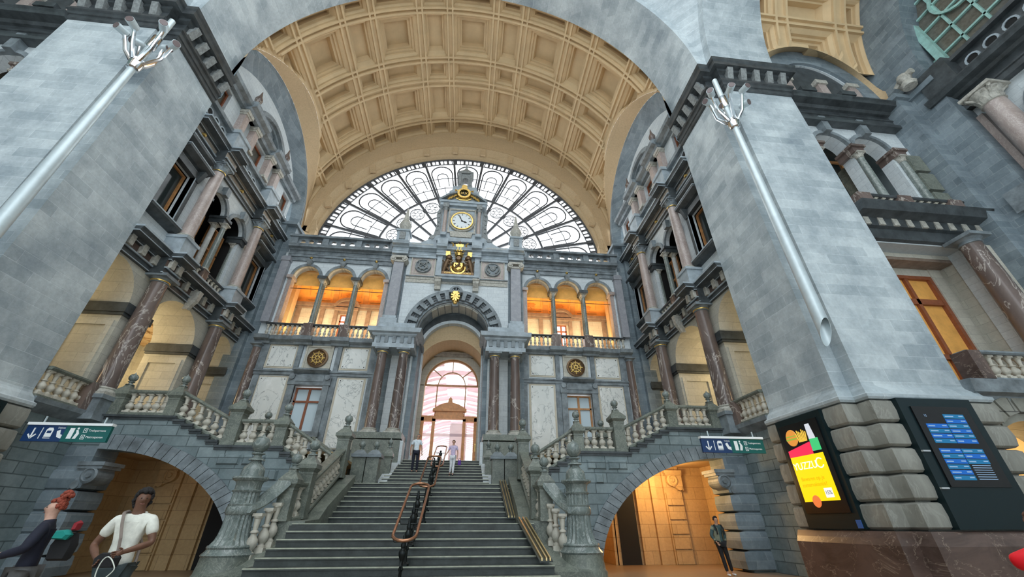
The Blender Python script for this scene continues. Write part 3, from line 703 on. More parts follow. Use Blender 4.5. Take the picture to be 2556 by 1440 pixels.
    balustrade('balustrade', 'balustrade in the middle arch of the %s arcade' % side_n, f, 17.3, 20.5, -.3, 5.05, .95, 'big', 9, None, (), 'green', 'red', w=.16)
    b = MB(f); b.prof(14.1, 24.2, [(-.1, 4.55), (.25, 4.6), (.45, 4.75), (.6, 4.9), (.62, 5.05), (-.1, 5.07)])
    struct(b.build('trim_gallery_ledge_' + side_n, 'mould'), 'grey ledge below the %s lower arcade' % side_n, 'ledge')
    # lamp globe in the gallery
    p = f(18.2, -3.4, 9.6); t = thing('gallery_lamp', 'brass lantern glowing behind the %s arcade' % side_n, 'lamp', p)
    b = MB(); b.lathe(p[0], p[1], [(.03, 10.5), (.03, 9.95)], 6); b.build('rod', 'bronze', t)
    b = MB(); b.lathe(p[0], p[1], [(.02, 9.4), (.16, 9.5), (.2, 9.7), (.12, 9.9), (.03, 9.95)], 12); b.build('lamp_globe', emis('warm_lamp_glow', (1, .72, .35), 6), t)
# ================================================================== FACADE
f = front(24.1)
FY = lambda v: 24.1 - v
b = MB(f)
b.archwall(-3.6, 3.6, 4.4, 18.3, [(0, 2.38, 12.0, 4.4)], -1.2, .25, 30)
struct(b.build('wall_facade_centre', 'white'), 'white stone centre bay of the facade around the great portal', 'wall')
b = MB(f); b.archwall(-3.6, 3.6, 4.4, 14.4, [(0, 2.12, 11.45, 4.4)], -1.6, -1.25, 30); struct(b.build('wall_portal_inner', 'dark'), 'smooth pale inner arch of the great portal', 'wall')
b = MB(f); b.archwall(-3.6, 3.6, 4.4, 14.4, [(0, 2.3, 10.2, 4.4)], -3.8, -1.6, 30); struct(b.build('wall_portal_passage', 'cream'))
b = MB(f); b.ring(0, 12.0, 2.33, 2.39, 0, pi, -1.2, .0, 30); struct(b.build('trim_portal_soffit', 'mould'))
b = MB(f); b.archwall(-3.6, 3.6, 4.4, 14.4, [(0, 1.88, 10.0, 4.4)], -4.4, -3.8, 30)
struct(b.build('wall_portal_door', 'cream'), 'cream stone wall around the arched station door', 'wall')
b = MB(f); b.ring(0, 10.0, 1.88, 2.35, 0, pi, -3.8, -3.7, 24); b.box(-2.35, -1.88, -3.8, -3.7, 4.4, 10); b.box(1.88, 2.35, -3.8, -3.7, 4.4, 10)
for x in (-2.35, 1.95): b.box(x - .05, x + .45, -3.8, -3.6, 9.9, 10.1)
struct(b.build('trim_door_arch', 'ivory'))
b = MB(f); b.box(-3.6, 3.6, -6, 1.2, 4.1, 4.4); struct(b.build('floor_portal', 'floor'), 'floor inside the great portal', 'floor')
b = MB(f); b.ring(0, 11.45, 2.1, 2.32, 0, pi, -1.65, -1.15, 30)
for s in (-1, 1): b.box(min(s * 2.0, s * 2.15), max(s * 2.0, s * 2.15), -1.7, -1.22, 4.4, 11.5)
struct(b.build('trim_portal_pale_ring', 'white'), 'pale arch ring inside the great portal', 'arch')
b = MB(f); b.box(-2.3, 2.3, -3.8, -3.6, 12.0, 12.3); b.box(-2.3, 2.3, -3.85, -3.55, 12.2, 12.35); struct(b.build('trim_passage_cornice', 'buff'))
# dark jamb pilasters, pale edge strips
b = MB(f)
for s in (-1, 1): b.box(min(s * 2.02, s * 2.42), max(s * 2.02, s * 2.42), -1.2, .5, 4.4, 11.2); b.box(min(s * 1.9, s * 2.46), max(s * 1.9, s * 2.46), -1.25, .6, 11.2, 11.6)
struct(b.build('trim_portal_jambs', 'grey'), 'grey stone jambs of the great portal', 'jamb')
b = MB(f)
for s in (-1, 1): b.box(min(s * 1.93, s * 2.02), max(s * 1.93, s * 2.02), -1.6, -1.0, 4.4, 11.2); b.box(min(s * 2.3, s * 2.42), max(s * 2.3, s * 2.42), .5, .75, 5.6, 10.3)
struct(b.build('trim_portal_strips', 'white'))
# great arch band with blocks
b = MB(f); b.ring(0, 12.05, 2.36, 3.02, 0, pi, .1, .42, 40); struct(b.build('trim_portal_arch', 'mould'), 'grey moulded arch over the great portal', 'arch')
b = MB(f); b.ring(0, 12.05, 3.0, 3.2, 0, pi, .1, .6, 40); struct(b.build('trim_portal_arch_rim', 'mould'))
b = MB(f); n = 15
for k in range(n):
    a = pi * (k + .5) / n; d = pi / n * .24
    b.ring(0, 12.05, 2.45, 3.03, a - d, a + d, .35, .66, 2)
struct(b.build('trim_portal_arch_blocks', 'mould'), 'raised blocks around the portal arch', 'arch blocks')
b = MB(f)
for k in range(n - 1):
    a = pi * (k + 1) / n; d = pi / n * .2
    for r in (2.5, 2.68, 2.86): b.ring(0, 12.05, r, r + .08, a - d, a + d, .35, .5, 2)
struct(b.build('trim_portal_arch_slots', 'dark'))
b = MB(f); n = 15
for k in range(n):
    a = pi * k / n
    if 4 <= k <= 10: b.ring(0, 12.0, 2.30, 2.4, a + .012, a + pi / n - .012, -1.0 , .12, 3)
struct(b.build('trim_portal_voussoirs', 'ivory'))
# golden keystone mask and crown
t = thing('keystone_mask', 'gilded mask on the keystone of the great portal arch', 'ornament', f(0, .6, 14.2))
b = MB(f); b.loft([[(-.18, .4, 14.0), (.18, .4, 14.0), (.18, .62, 14.0), (-.18, .62, 14.0)], [(-.3, .4, 14.9), (.3, .4, 14.9), (.3, .85, 14.9), (-.3, .85, 14.9)]]); b.build('block', 'mould', t)
b = MB(f); b.loft([[(-.12, .6, 14.1), (.12, .6, 14.1), (.08, .8, 14.1), (-.08, .8, 14.1)], [(-.25, .7, 14.5), (.25, .7, 14.5), (.15, 1.0, 14.5), (-.15, 1.0, 14.5)], [(-.3, .8, 14.9), (.3, .8, 14.9), (.15, 1.05, 14.9), (-.15, 1.05, 14.9)]])
for k in range(9):
    a = pi * 2 * k / 9; b.bar([(.08 * cos(a), 14.52 + .1 * sin(a)), (.3 * cos(a), 14.52 + .36 * sin(a))], .1, .7, 1.05)
b.build('gilded_face', 'gold', t)
b = MB(f); b.ring(0, 15.05, .28, .42, 0, pi, .45, .8, 10); b.box(-.45, .45, .45, .85, 14.92, 15.08)
for k in range(5): b.box(-.42 + k * .19, -.34 + k * .19, .5, .75, 15.1, 15.25 + (.15 if k in (1, 2, 3) else 0))
b.build('crown', 'mould', t)

# paired portal columns with plinth and entablature
for s, side_n in SIDES:
    fs = lambda u, v, z, s=s: (s * u, 24.1 - v, z)
    b = MB(fs); b.box(2.15, 4.5, .25, 2.1, 2.9, 5.25); b.box(2.1, 4.55, .25, 2.16, 5.3, 5.6); b.box(2.1, 4.55, .25, 2.18, 2.9, 3.2)
    struct(b.build('trim_portal_plinth', 'green'), 'green-grey plinth under the paired columns on the %s of the portal' % side_n, 'plinth')
    for x, nn in ((2.68, 'inner'), (3.9, 'outer')):
        column('marble_column', '%s brown marble column on the %s side of the portal' % (nn, side_n), s * x, 22.5, 5.6, 10.36, .30, 'red', 'mould', 'tuscan', None, gilt=True)
    b = MB(fs); b.box(3.02, 3.56, .2, .6, 4.4, 10.4); struct(b.build('trim_pale_pilaster', 'white'))
    b = MB(fs)
    b.box(2.1, 4.5, .2, 1.98, 10.36, 10.62)
    for vv in (0,): 
        b.box(2.16, 4.44, .2, 1.9, 10.62, 11.1)
        b.loft([[(q[0], q[1], z) for q in ((2.1 - o, .2), (4.5 + o, .2), (4.5 + o, 1.98 + o), (2.1 - o, 1.98 + o))] for z, o in ((11.05, .0), (11.12, .08), (11.2, .1), (11.25, .3), (11.42, .34), (11.5, .36))])
        b.box(2.2, 4.4, .2, 1.85, 11.5, 12.0)
    struct(b.build('trim_portal_entablature_' + side_n, 'lmould'), 'grey entablature block over the %s pair of portal columns' % side_n, 'entablature')
    b = MB(fs)
    for x in (2.3, 2.75, 3.2, 3.65, 4.1): b.box(x, x + .2, 1.85, 2.0, 10.64, 11.08)
    struct(b.build('trim_triglyphs', 'mould'))
    # ionic pilaster above
    b = MB(fs); b.box(3.55, 4.6, .2, .95, 12.0, 12.75); b.box(3.5, 4.65, .2, 1.0, 12.0, 12.15)
    struct(b.build('trim_pilaster_pedestal', 'lmould'))
    t = thing('ionic_pilaster', 'tall violet-grey ionic pilaster %s of the coat of arms' % side_n, 'pilaster', fs(4.08, .6, 12.75))
    MB(fs).box(3.74, 4.42, .2, .75, 12.95, 17.15).build('shaft', 'pilas', t)
    MB(fs).box(3.66, 4.5, .2, .85, 12.75, 12.97).build('pilaster_base', 'lmould', t)
    b = MB(fs); b.box(3.68, 4.48, .2, .82, 17.15, 17.3)
    for x in (3.68, 4.48): b.hlathe(x, 17.38, [(.2, .3), (.2, .88)], 14); b.hlathe(x, 17.38, [(.1, .86), (.1, .94)], 10)
    b.box(3.6, 4.56, .2, .92, 17.45, 17.62); b.build('capital', 'capl', t)
    b = MB(fs); b.box(3.5, 4.62, -.8, .19, 4.0, 18.2); struct(b.build('wall_pilaster_strip', 'grey'))
    # obelisk on top
    t = thing('stone_obelisk', 'grey urn and obelisk standing %s of the clock gable' % side_n, 'obelisk', fs(4.15, .3, 19.1))
    b = MB(fs); b.frus(4.15, .3, 18.9, 19.9, .42, .42, .42, .42); b.frus(4.15, .3, 19.9, 20.05, .5, .5, .5, .5); b.build('pedestal', 'lmould', t)
    b = MB(fs); b.frus(4.15, .76, 19.15, 19.8, .2, .04, .2, .04); b.build('relief_panel', 'cap', t)
    b = MB(fs); b.lathe(4.15, .3, [(.3, 20.05), (.2, 20.2), (.38, 20.45), (.46, 20.75), (.3, 21.0), (.34, 21.06), (.24, 21.15)], 16); b.build('urn', 'capl', t, True)
    b = MB(fs); b.frus(4.15, .3, 21.15, 22.2, .2, .2, .07, .07); b.lathe(4.15, .3, [(.07, 22.2), (.1, 22.27), (.05, 22.35), (.01, 22.45)], 8); b.build('spire', 'capl', t)
# central entablature under the gable
b = MB(f); cornice(b, -4.75, 4.75, 17.85, .75, .35)
for u in (-4.1, 4.1): cornice(b, u - .55, u + .55, 17.85, .75, .75)
for u in (-1.25, 1.25): cornice(b, u - .35, u + .35, 17.95, .68, .7)
struct(b.build('trim_gable_entablature', 'lmould'), 'grey entablature across the facade centre bay', 'entablature')
b = MB(f); b.box(-4.4, 4.4, -.9, .3, 18.6, 19.25)
for s in (-1, 1): b.box(s * 1.25 - .38, s * 1.25 + .38, .2, .75, 18.6, 19.45)
b.poly([(-3.7, 19.2), (-2.9, 19.3), (-2.2, 19.75), (-1.7, 20.1), (1.7, 20.1), (2.2, 19.75), (2.9, 19.3), (3.7, 19.2)], -.8, .25)
struct(b.build('wall_gable_base', 'lmould'), 'grey gable base below the clock', 'wall')
b = MB(f)
for s in (-1, 1):
    a, c = sorted((s * 1.95, s * 3.5)); b.box(a, c, .3, .36, 18.72, 19.12)
    for k in range(7): b.hlathe(a + .12 + k * .215, 18.92, [(.11, .34), (.06, .42)], 8)
struct(b.build('trim_guilloche_panel', 'capl'))
# clock gable
t = thing('clock_gable', 'grey stone clock gable with columns, pediment and lantern on the facade', 'gable', f(0, 0, 19.4))
b = MB(f); b.box(-1.55, 1.55, -.7, .35, 19.4, 23.2); b.box(-1.75, 1.75, -.7, .55, 19.4, 19.75); b.box(-1.75, 1.75, -.7, .6, 22.85, 23.1); b.box(-1.85, 1.85, -.7, .7, 23.1, 23.3); b.build('clock_stage', 'lmould', t)
b = MB(f); b.poly([(-1.85, 23.3), (-1.5, 23.75), (-1.25, 23.75), (-1.2, 24.6), (-1.0, 24.7), (-.95, 25.15), (.95, 25.15), (1.0, 24.7), (1.2, 24.6), (1.25, 23.75), (1.5, 23.75), (1.85, 23.3)], -.6, .35); b.build('attic_stage', 'lmould', t)
for s in (-1, 1): MB(f).bar([(s * 1.85, 23.3), (s * 1.1, 23.95), (s * .55, 24.15)], .16, .1, .75).build('pediment_rake', 'mould', t)
for s in (-1, 1):
    b = MB(f); b.lathe(s * 1.28, .62, [(.15, 20.0), (.14, 21.0), (.125, 22.2)], 14); b.build('little_column', 'pink', t, True)
    b = MB(f); b.box(s * 1.28 - .2, s * 1.28 + .2, .4, .84, 19.75, 20.0); b.build('column_pedestal', 'lmould', t)
    b = MB(f); b.lathe(s * 1.28, .62, [(.13, 22.2), (.2, 22.45)], 12); b.box(s * 1.28 - .22, s * 1.28 + .22, .4, .84, 22.45, 22.88); b.build('little_capital', 'cap', t)
    b = MB(f); b.poly([(s * x_, z_) for x_, z_ in ((1.5, 19.5), (2.35, 19.5), (2.42, 19.75), (2.3, 20.0), (2.05, 20.15), (1.98, 20.6), (1.9, 21.2), (1.95, 21.7), (2.0, 22.1), (1.95, 22.45), (1.75, 22.75), (1.5, 22.85))], -.25, .2); b.hlathe(s * 2.12, 19.85, [(.2, .2), (.18, .3), (.08, .32)], 12); b.hlathe(s * 1.82, 22.35, [(.15, .2), (.12, .28)], 12)
    for k in range(4): b.hlathe(s * 1.82, 20.6 + k * .42, [(.1, .2), (.07, .27)], 8)
    b.build('scroll_wing', 'cap', t)
b = MB(f); b.box(-.6, .6, -.5, .3, 25.15, 25.4); b.archwall(-.52, .52, 25.4, 26.7, [(0, .24, 26.0, 25.4)], -.45, .25, 10); b.box(-.64, .64, -.55, .38, 26.7, 26.9)
for s in (-1, 1): b.box(s * .46 - .1, s * .46 + .1, .25, .34, 25.4, 26.7)
b.build('lantern', 'cap', t)
b = MB(f); b.frus(0, -.08, 26.9, 27.5, .55, .42, .12, .12); b.lathe(0, -.08, [(.12, 27.5), (.16, 27.6), (.06, 27.7), (.1, 27.8), (.01, 28.3)], 10); b.build('lantern_roof', 'cap', t)
b = MB(f)
frame4(b, -1.05, 1.05, 20.3, 22.65, .12, .35, .45); b.poly([(-.75, 19.85), (.75, 19.85), (.85, 20.3), (-.85, 20.3)], .35, .52); b.build('clock_surround', 'capl', t)
# the clock
t = thing('wall_clock', 'round white clock with black hands and gilt ring on the clock gable', 'clock', f(0, .4, 21.35))
b = MB(f); b.hlathe(0, 21.4, [(1.0, .35), (1.0, .5), (.92, .56), (.84, .48)], 40); b.build('stone_surround', 'capl', t)
b = MB(f); b.hlathe(0, 21.4, [(.78, .4), (.78, .5)], 40); b.build('dial', 'dface', t)
b = MB(f); b.ring(0, 21.4, .76, .84, 0, 2 * pi, .4, .58, 40); b.build('gilt_ring', 'gold', t)
b = MB(f)
for k in range(12):
    a = pi / 2 - k * pi / 6; o = .045
    nb = (2, 1, 2, 3, 2, 1, 2, 2, 3, 2, 1, 2)[k]
    for j in range(nb):
        q = a + (j - (nb - 1) / 2) * .07; b.bar([(.55 * cos(q), 21.4 + .55 * sin(q)), (.7 * cos(q), 21.4 + .7 * sin(q))], .025, .5, .51)
for k in range(60):
    a = pi * k / 30; b.bar([(.72 * cos(a), 21.4 + .72 * sin(a)), (.75 * cos(a), 21.4 + .75 * sin(a))], .01, .5, .508)
b.build('numerals', 'iron', t)
for nm_, ang, L, w in (('hour_hand', radians(-22), .42, .07), ('minute_hand', radians(114), .66, .045)):
    b = MB(f); b.poly([(-.1 * cos(ang), 21.4 - .1 * sin(ang)), (L * .6 * cos(ang) - w * sin(ang), 21.4 + L * .6 * sin(ang) + w * cos(ang)), (L * cos(ang), 21.4 + L * sin(ang)), (L * .6 * cos(ang) + w * sin(ang), 21.4 + L * .6 * sin(ang) - w * cos(ang))], .52, .535)
    b.hlathe(0, 21.4, [(.06, .51), (.06, .54)], 12); b.build(nm_, 'iron', t)
def text(body, size, loc, rot, mat, parent, name, ext=.01, align='CENTER', sx=1.0):
    cu = bpy.data.curves.new(name, 'FONT'); cu.body = body; cu.size = size; cu.extrude = ext; cu.align_x = align; cu.align_y = 'CENTER'
    cu.materials.append(M[mat] if isinstance(mat, str) else mat)
    o = bpy.data.objects.new(name, cu); COL.objects.link(o)
    me = bpy.data.meshes.new_from_object(o.evaluated_get(bpy.context.evaluated_depsgraph_get())); bpy.data.objects.remove(o)
    me.materials.clear(); me.materials.append(M[mat] if isinstance(mat, str) else mat)
    o = bpy.data.objects.new(name, me); COL.objects.link(o); o.parent = parent
    off = Vector((0, 0, 0)); p = parent
    while p is not None: off += p.location; p = p.parent
    o.location = Vector(loc) - off; o.rotation_euler = rot; o.scale = (sx, 1, 1); return o
# gilded cartouche above the clock
t = thing('gilded_cartouche', 'gilded cartouche with dark monogram disc above the clock', 'ornament', f(0, .5, 24.1))
b = MB(f); b.ring(0, 24.05, .36, .52, 0, 2 * pi, .35, .8, 24); b.box(-.22, .22, .4, .7, 24.6, 24.85); b.ring(0, 24.85, .0, .2, 0, pi, .4, .7, 8)
for s in (-1, 1):
    for k in range(7):
        x, z = s * (.58 + .1 * k), 23.98 - .075 * k + .05 * (k % 2); b.lathe(x, .55, [(.02, z - .12), (.11, z - .03), (.1, z + .06), (.02, z + .13)], 8)
    b.tube([(s * .4, .6, 23.7), (s * .6, .65, 23.55), (s * .3, .6, 23.45), (0, .6, 23.45)], .06, 6)
    b.tube([(s * .45, .6, 24.4), (s * .7, .65, 24.45), (s * .65, .6, 24.2)], .06, 6)
b.build('gilded_wreath', 'gold', t)
b = MB(f); b.hlathe(0, 24.05, [(.38, .4), (.38, .62), (.2, .7)], 20); b.build('dark_disc', 'iron', t)
text('IAX', .34, f(-.0, .72, 24.05), (pi / 2, 0, 0), 'gold', t, 'monogram', .02)
# coat of arms
t = thing('coat_of_arms', 'gilded coat of arms with two bronze lions on the facade', 'coat of arms', f(0, .5, 17.4))
b = MB(f); b.box(-1.2, 1.2, .3, .42, 16.4, 18.2); b.build('back_panel', 'capl', t)
b = MB(f); b.box(-1.5, -1.15, .3, .62, 16.35, 18.3); b.box(1.15, 1.5, .3, .62, 16.35, 18.3); b.box(-1.5, 1.5, .3, .8, 16.2, 16.36); b.box(-1.35, 1.35, .3, .7, 16.02, 16.2); b.build('stone_frame', 'lmould', t)
b = MB(f); b.box(-1.1, 1.1, .6, .74, 16.38, 16.62); b.build('motto_board', 'bronze', t)
text("L'UNION FAIT LA FORCE", .165, f(0, .75, 16.5), (pi / 2, 0, 0), 'gold', t, 'motto', .01)
b = MB(f); b.loft([[(x * k, v, 17.1 + z * k) for x, z in ((-.42, .35), (.42, .35), (.46, 0), (.3, -.3), (0, -.5), (-.3, -.3), (-.46, 0))] for k, v in ((1, .5), (1, .68), (.7, .8))]); b.build('gilded_shield', 'gold', t)
b = MB(f); b.ring(0, 17.0, .46, .56, radians(170), radians(370), .5, .75, 20); b.build('gilded_collar', 'gold', t)
b = MB(f); b.tube([(-.2, .84, 16.9), (-.05, .86, 17.05), (.1, .86, 17.2), (.02, .86, 17.36)], [.05, .08, .07, .04], 6); b.tube([(.02, .84, 17.1), (.2, .84, 17.0)], .035, 5); b.tube([(-.1, .84, 17.0), (-.2, .84, 17.2)], .03, 5); b.build('shield_lion', 'bronze', t)
for s in (-1, 1):
    b = MB(f)
    b.tube([(s * 1.0, .62, 16.65), (s * .92, .66, 16.95), (s * .82, .7, 17.3), (s * .72, .74, 17.6)], [.13, .19, .2, .17], 10)
    b.lathe(s * .68, .76, [(.02, 17.5), (.22, 17.6), (.24, 17.78), (.12, 17.95), (.02, 17.98)], 10)
    b.tube([(s * .7, .78, 17.5), (s * .5, .82, 17.45), (s * .42, .84, 17.55)], [.09, .07, .05], 6)
    b.tube([(s * .78, .76, 17.3), (s * .55, .82, 17.15), (s * .45, .84, 17.2)], [.08, .06, .04], 6)
    b.tube([(s * .95, .66, 16.95), (s * .7, .76, 16.85), (s * .62, .78, 16.66)], [.13, .09, .07], 6)
    b.tube([(s * 1.0, .62, 16.8), (s * 1.08, .6, 17.2), (s * 1.02, .6, 17.5), (s * 1.12, .6, 17.6)], [.04, .035, .04, .06], 6)
    b.build('bronze_lion', 'bronze', t, True)
    b = MB(f); b.tube([(s * .5, .78, 16.8), (s * .62, .8, 18.3)], .025, 6); b.poly([(s * .56, 17.9), (s * .6, 18.3), (s * .95, 18.3), (s * .92, 17.9)], .78, .81); b.build('banner', 'gold', t)
b = MB(f); b.hlathe(0, 17.72, [(.2, .5), (.24, .7), (.15, .88)], 14); b.build('helmet', 'bronze', t)
b = MB(f); b.lathe(0, .65, [(.26, 17.95), (.3, 18.1), (.28, 18.2)], 14)
for k in range(6): a = 2 * pi * k / 6; b.lathe(.28 * cos(a), .65 + .1 * sin(a), [(.02, 18.2), (.06, 18.28), (.02, 18.38)], 6)
b.build('coronet', 'gold', t)
b = MB(f); b.loft([[(-.22, .5, 18.4), (.22, .5, 18.4), (.22, .8, 18.4), (-.22, .8, 18.4)], [(-.3, .5, 18.95), (.3, .5, 18.95), (.3, .85, 18.95), (-.3, .85, 18.95)]])
for s in (-1, 1): b.tube([(s * .3, .7, 18.45), (s * .5, .7, 18.7), (s * .45, .7, 19.0), (s * .6, .7, 19.15)], [.1, .09, .06, .04], 6); b.bar([(s * .1, 18.42), (s * .12, 18.95)], .05, .8, .9)
b.build('gilded_crest', 'gold', t)
b = MB(f); b.lathe(0, .65, [(.05, 18.95), (.12, 19.05), (.05, 19.15), (.02, 19.4)], 8); b.bar([(-.1, 19.25), (.1, 19.25)], .05, .6, .7); b.build('crest_cross', 'bronze', t)
for s, side_n in SIDES:
    b = MB(f); b.loft([[(s * 1.3 + x, v, z) for x, v in ((-.2, .25), (.2, .25), (.2, d), (-.2, d))] for z, d in ((16.05, .85), (15.75, .8), (15.5, .55), (15.3, .5))])
    b.box(s * 1.3 - .25, s * 1.3 + .25, .25, .9, 15.95, 16.05)
    tag(b.build('carved_bracket', 'capl'), 'carved stone bracket under the %s end of the coat of arms' % side_n, 'bracket')
    # medallions
    t = thing('carved_medallion', 'round carved grey medallion in a square frame %s of the coat of arms' % side_n, 'medallion', f(s * 2.46, .3, 17.18))
    MB(f).box(s * 2.46 - .82, s * 2.46 + .82, .25, .3, 16.36, 18.0).build('rosy_panel', 'pink', t)
    b = MB(f); frame4(b, s * 2.46 - .85, s * 2.46 + .85, 16.33, 18.03, .07, .27, .38); frame4(b, s * 2.46 - .6, s * 2.46 + .6, 16.58, 17.78, .04, .28, .33); b.build('frame', 'ivory', t)
    b = MB(f); b.hlathe(s * 2.46, 17.18, [(.57, .28), (.57, .38), (.5, .4)], 28); b.build('disc', 'mould', t)
    b = MB(f); b.ring(s * 2.46, 17.18, .48, .55, 0, 2 * pi, .38, .46, 24)
    if s > 0:
        b.hlathe(s * 2.46, 17.25, [(.22, .4), (.2, .5), (.1, .54)], 14)
        for q in (-1, 1): b.tube([(2.46 + q * .15, .47, 17.35), (2.46 + q * .38, .47, 17.45), (2.46 + q * .42, .47, 17.15), (2.46 + q * .2, .47, 16.85)], .06, 6)
    else:
        for q in (-1, 1): b.tube([(-2.46 + q * .05, .47, 16.8), (-2.46 + q * .3, .47, 17.1), (-2.46 + q * .22, .47, 17.5), (-2.46 + q * .05, .47, 17.3)], .07, 6); b.bar([(-2.46 - q * .35, 16.95), (-2.46 + q * .35, 17.5)], .05, .4, .52)
    b.build('relief', 'cap', t)
b = MB(f); b.box(-3.55, 3.55, .25, .36, 16.1, 16.28); b.box(-3.55, 3.55, .25, .32, 15.85, 16.1); struct(b.build('trim_dentil_band', 'capl'), 'pale moulded band under the coat of arms', 'moulding')
b = MB(f); b.box(-3.55, 3.55, .25, .45, 16.28, 16.34); b.box(-3.55, 3.55, .25, .4, 18.0, 18.06); struct(b.build('trim_thin_band', 'mould'))

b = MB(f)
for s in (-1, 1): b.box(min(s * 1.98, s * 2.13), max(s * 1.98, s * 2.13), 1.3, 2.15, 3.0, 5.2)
struct(b.build('trim_plinth_edge_glint', 'white'))  # white slabs imitate light glinting off the polished plinth edges
# door
t = thing('door_1', 'arched glazed station door with orange wood frame at the top of the stairs', 'door', (0, 28.1, 4.4)); t['kind'] = 'structure'
g = MB(f)
g.poly([(1.88 * cos(pi * i / 30), 10.0 + 1.88 * sin(pi * i / 30)) for i in range(31)] + [(-1.88, 4.42), (1.88, 4.42)], -4.12, -4.1); g.build('pane', 'pglass', t)
b = MB(f); b.ring(0, 10.0, 1.78, 1.92, 0, pi, -4.15, -3.95, 30); b.box(-1.92, 1.92, -4.15, -3.95, 9.94, 10.03)
for x in (-1.0, 1.0): b.box(x - .035, x + .035, -4.15, -4.0, 7.9, 10)
b.ring(0, 10.0, .93, .98, 0, pi, -4.15, -4.0, 24)
for a in (40, 90, 140): b.bar([(.97 * cos(radians(a)), 10 + .97 * sin(radians(a))), (1.8 * cos(radians(a)), 10 + 1.8 * sin(radians(a)))], .05, -4.15, -4.0)
b.build('upper_frame', 'wood', t)
b = MB(f)
for x, w in ((-1.83, .14), (-1.03, .1), (1.03, .1), (1.83, .14)): b.box(x - w, x + w, -4.2, -3.85, 4.4, 7.75)
b.box(-1.95, -.93, -4.2, -3.85, 7.5, 7.85); b.box(.93, 1.95, -4.2, -3.85, 7.5, 7.85); b.box(-1.9, 1.9, -4.15, -4.0, 4.4, 4.6)
b.build('door_frame', 'owood', t)
for x in (-1.83, 1.83): MB(f).box(x - .03, x + .03, -3.86, -3.83, 5.6, 6.1).build('door_handle', 'gold', t)
b = MB(f); b.box(-1.1, 1.1, -4.2, -3.8, 7.65, 7.8); b.poly([(-.98, 7.8), (.98, 7.8), (.95, 8.15), (-.95, 8.15)], -4.2, -3.85); b.poly([(-1.15, 8.15), (1.15, 8.15), (1.15, 8.3), (.6, 8.62), (0, 8.78), (-.6, 8.62), (-1.15, 8.3)], -4.2, -3.75); b.poly([(-.16, 8.75), (.16, 8.75), (.12, 9.0), (0, 9.15), (-.12, 9.0)], -4.15, -3.85)
b.build('door_pediment', 'owood', t)
# train shed beyond
g = MB()
for i in range(9):
    y = 33 + i * 4.5; r = 9 + 0 * i
    g.ring(0, 5, r, r + .35, 0, pi, y, y + .4, 24); 
t = thing('train_shed_roof', 'rosy steel ribs and slats of the train shed seen through the door', 'roof', (0, 33, 4))
g.build('arch_rib', 'shed', t)
b = MB()
for i in range(26):
    y = 32 + i * 1.9
    for s in (-1, 1):
        for (r0, a0, a1) in ((8.7, .0, .42), (8.7, .55, .95), (8.7, 1.1, 1.45)):
            b.ring(0, 5, r0, r0 + .12, (a0 if s > 0 else pi - a1), (a1 if s > 0 else pi - a0), y, y + .5, 3)
b.build('roof_slats', 'shed', t)
b = MB(); b.box(-1.2, 1.2, 60, 60.3, 5, 14); b.box(-9, 9, 60, 60.3, 12.2, 12.6); b.build('end_screen', 'pink', t)
struct(MB().box(-14, 14, 34, 90, 4.0, 4.38).build('ground_platform', 'ivory'), 'pale station platform beyond the door', 'platform')

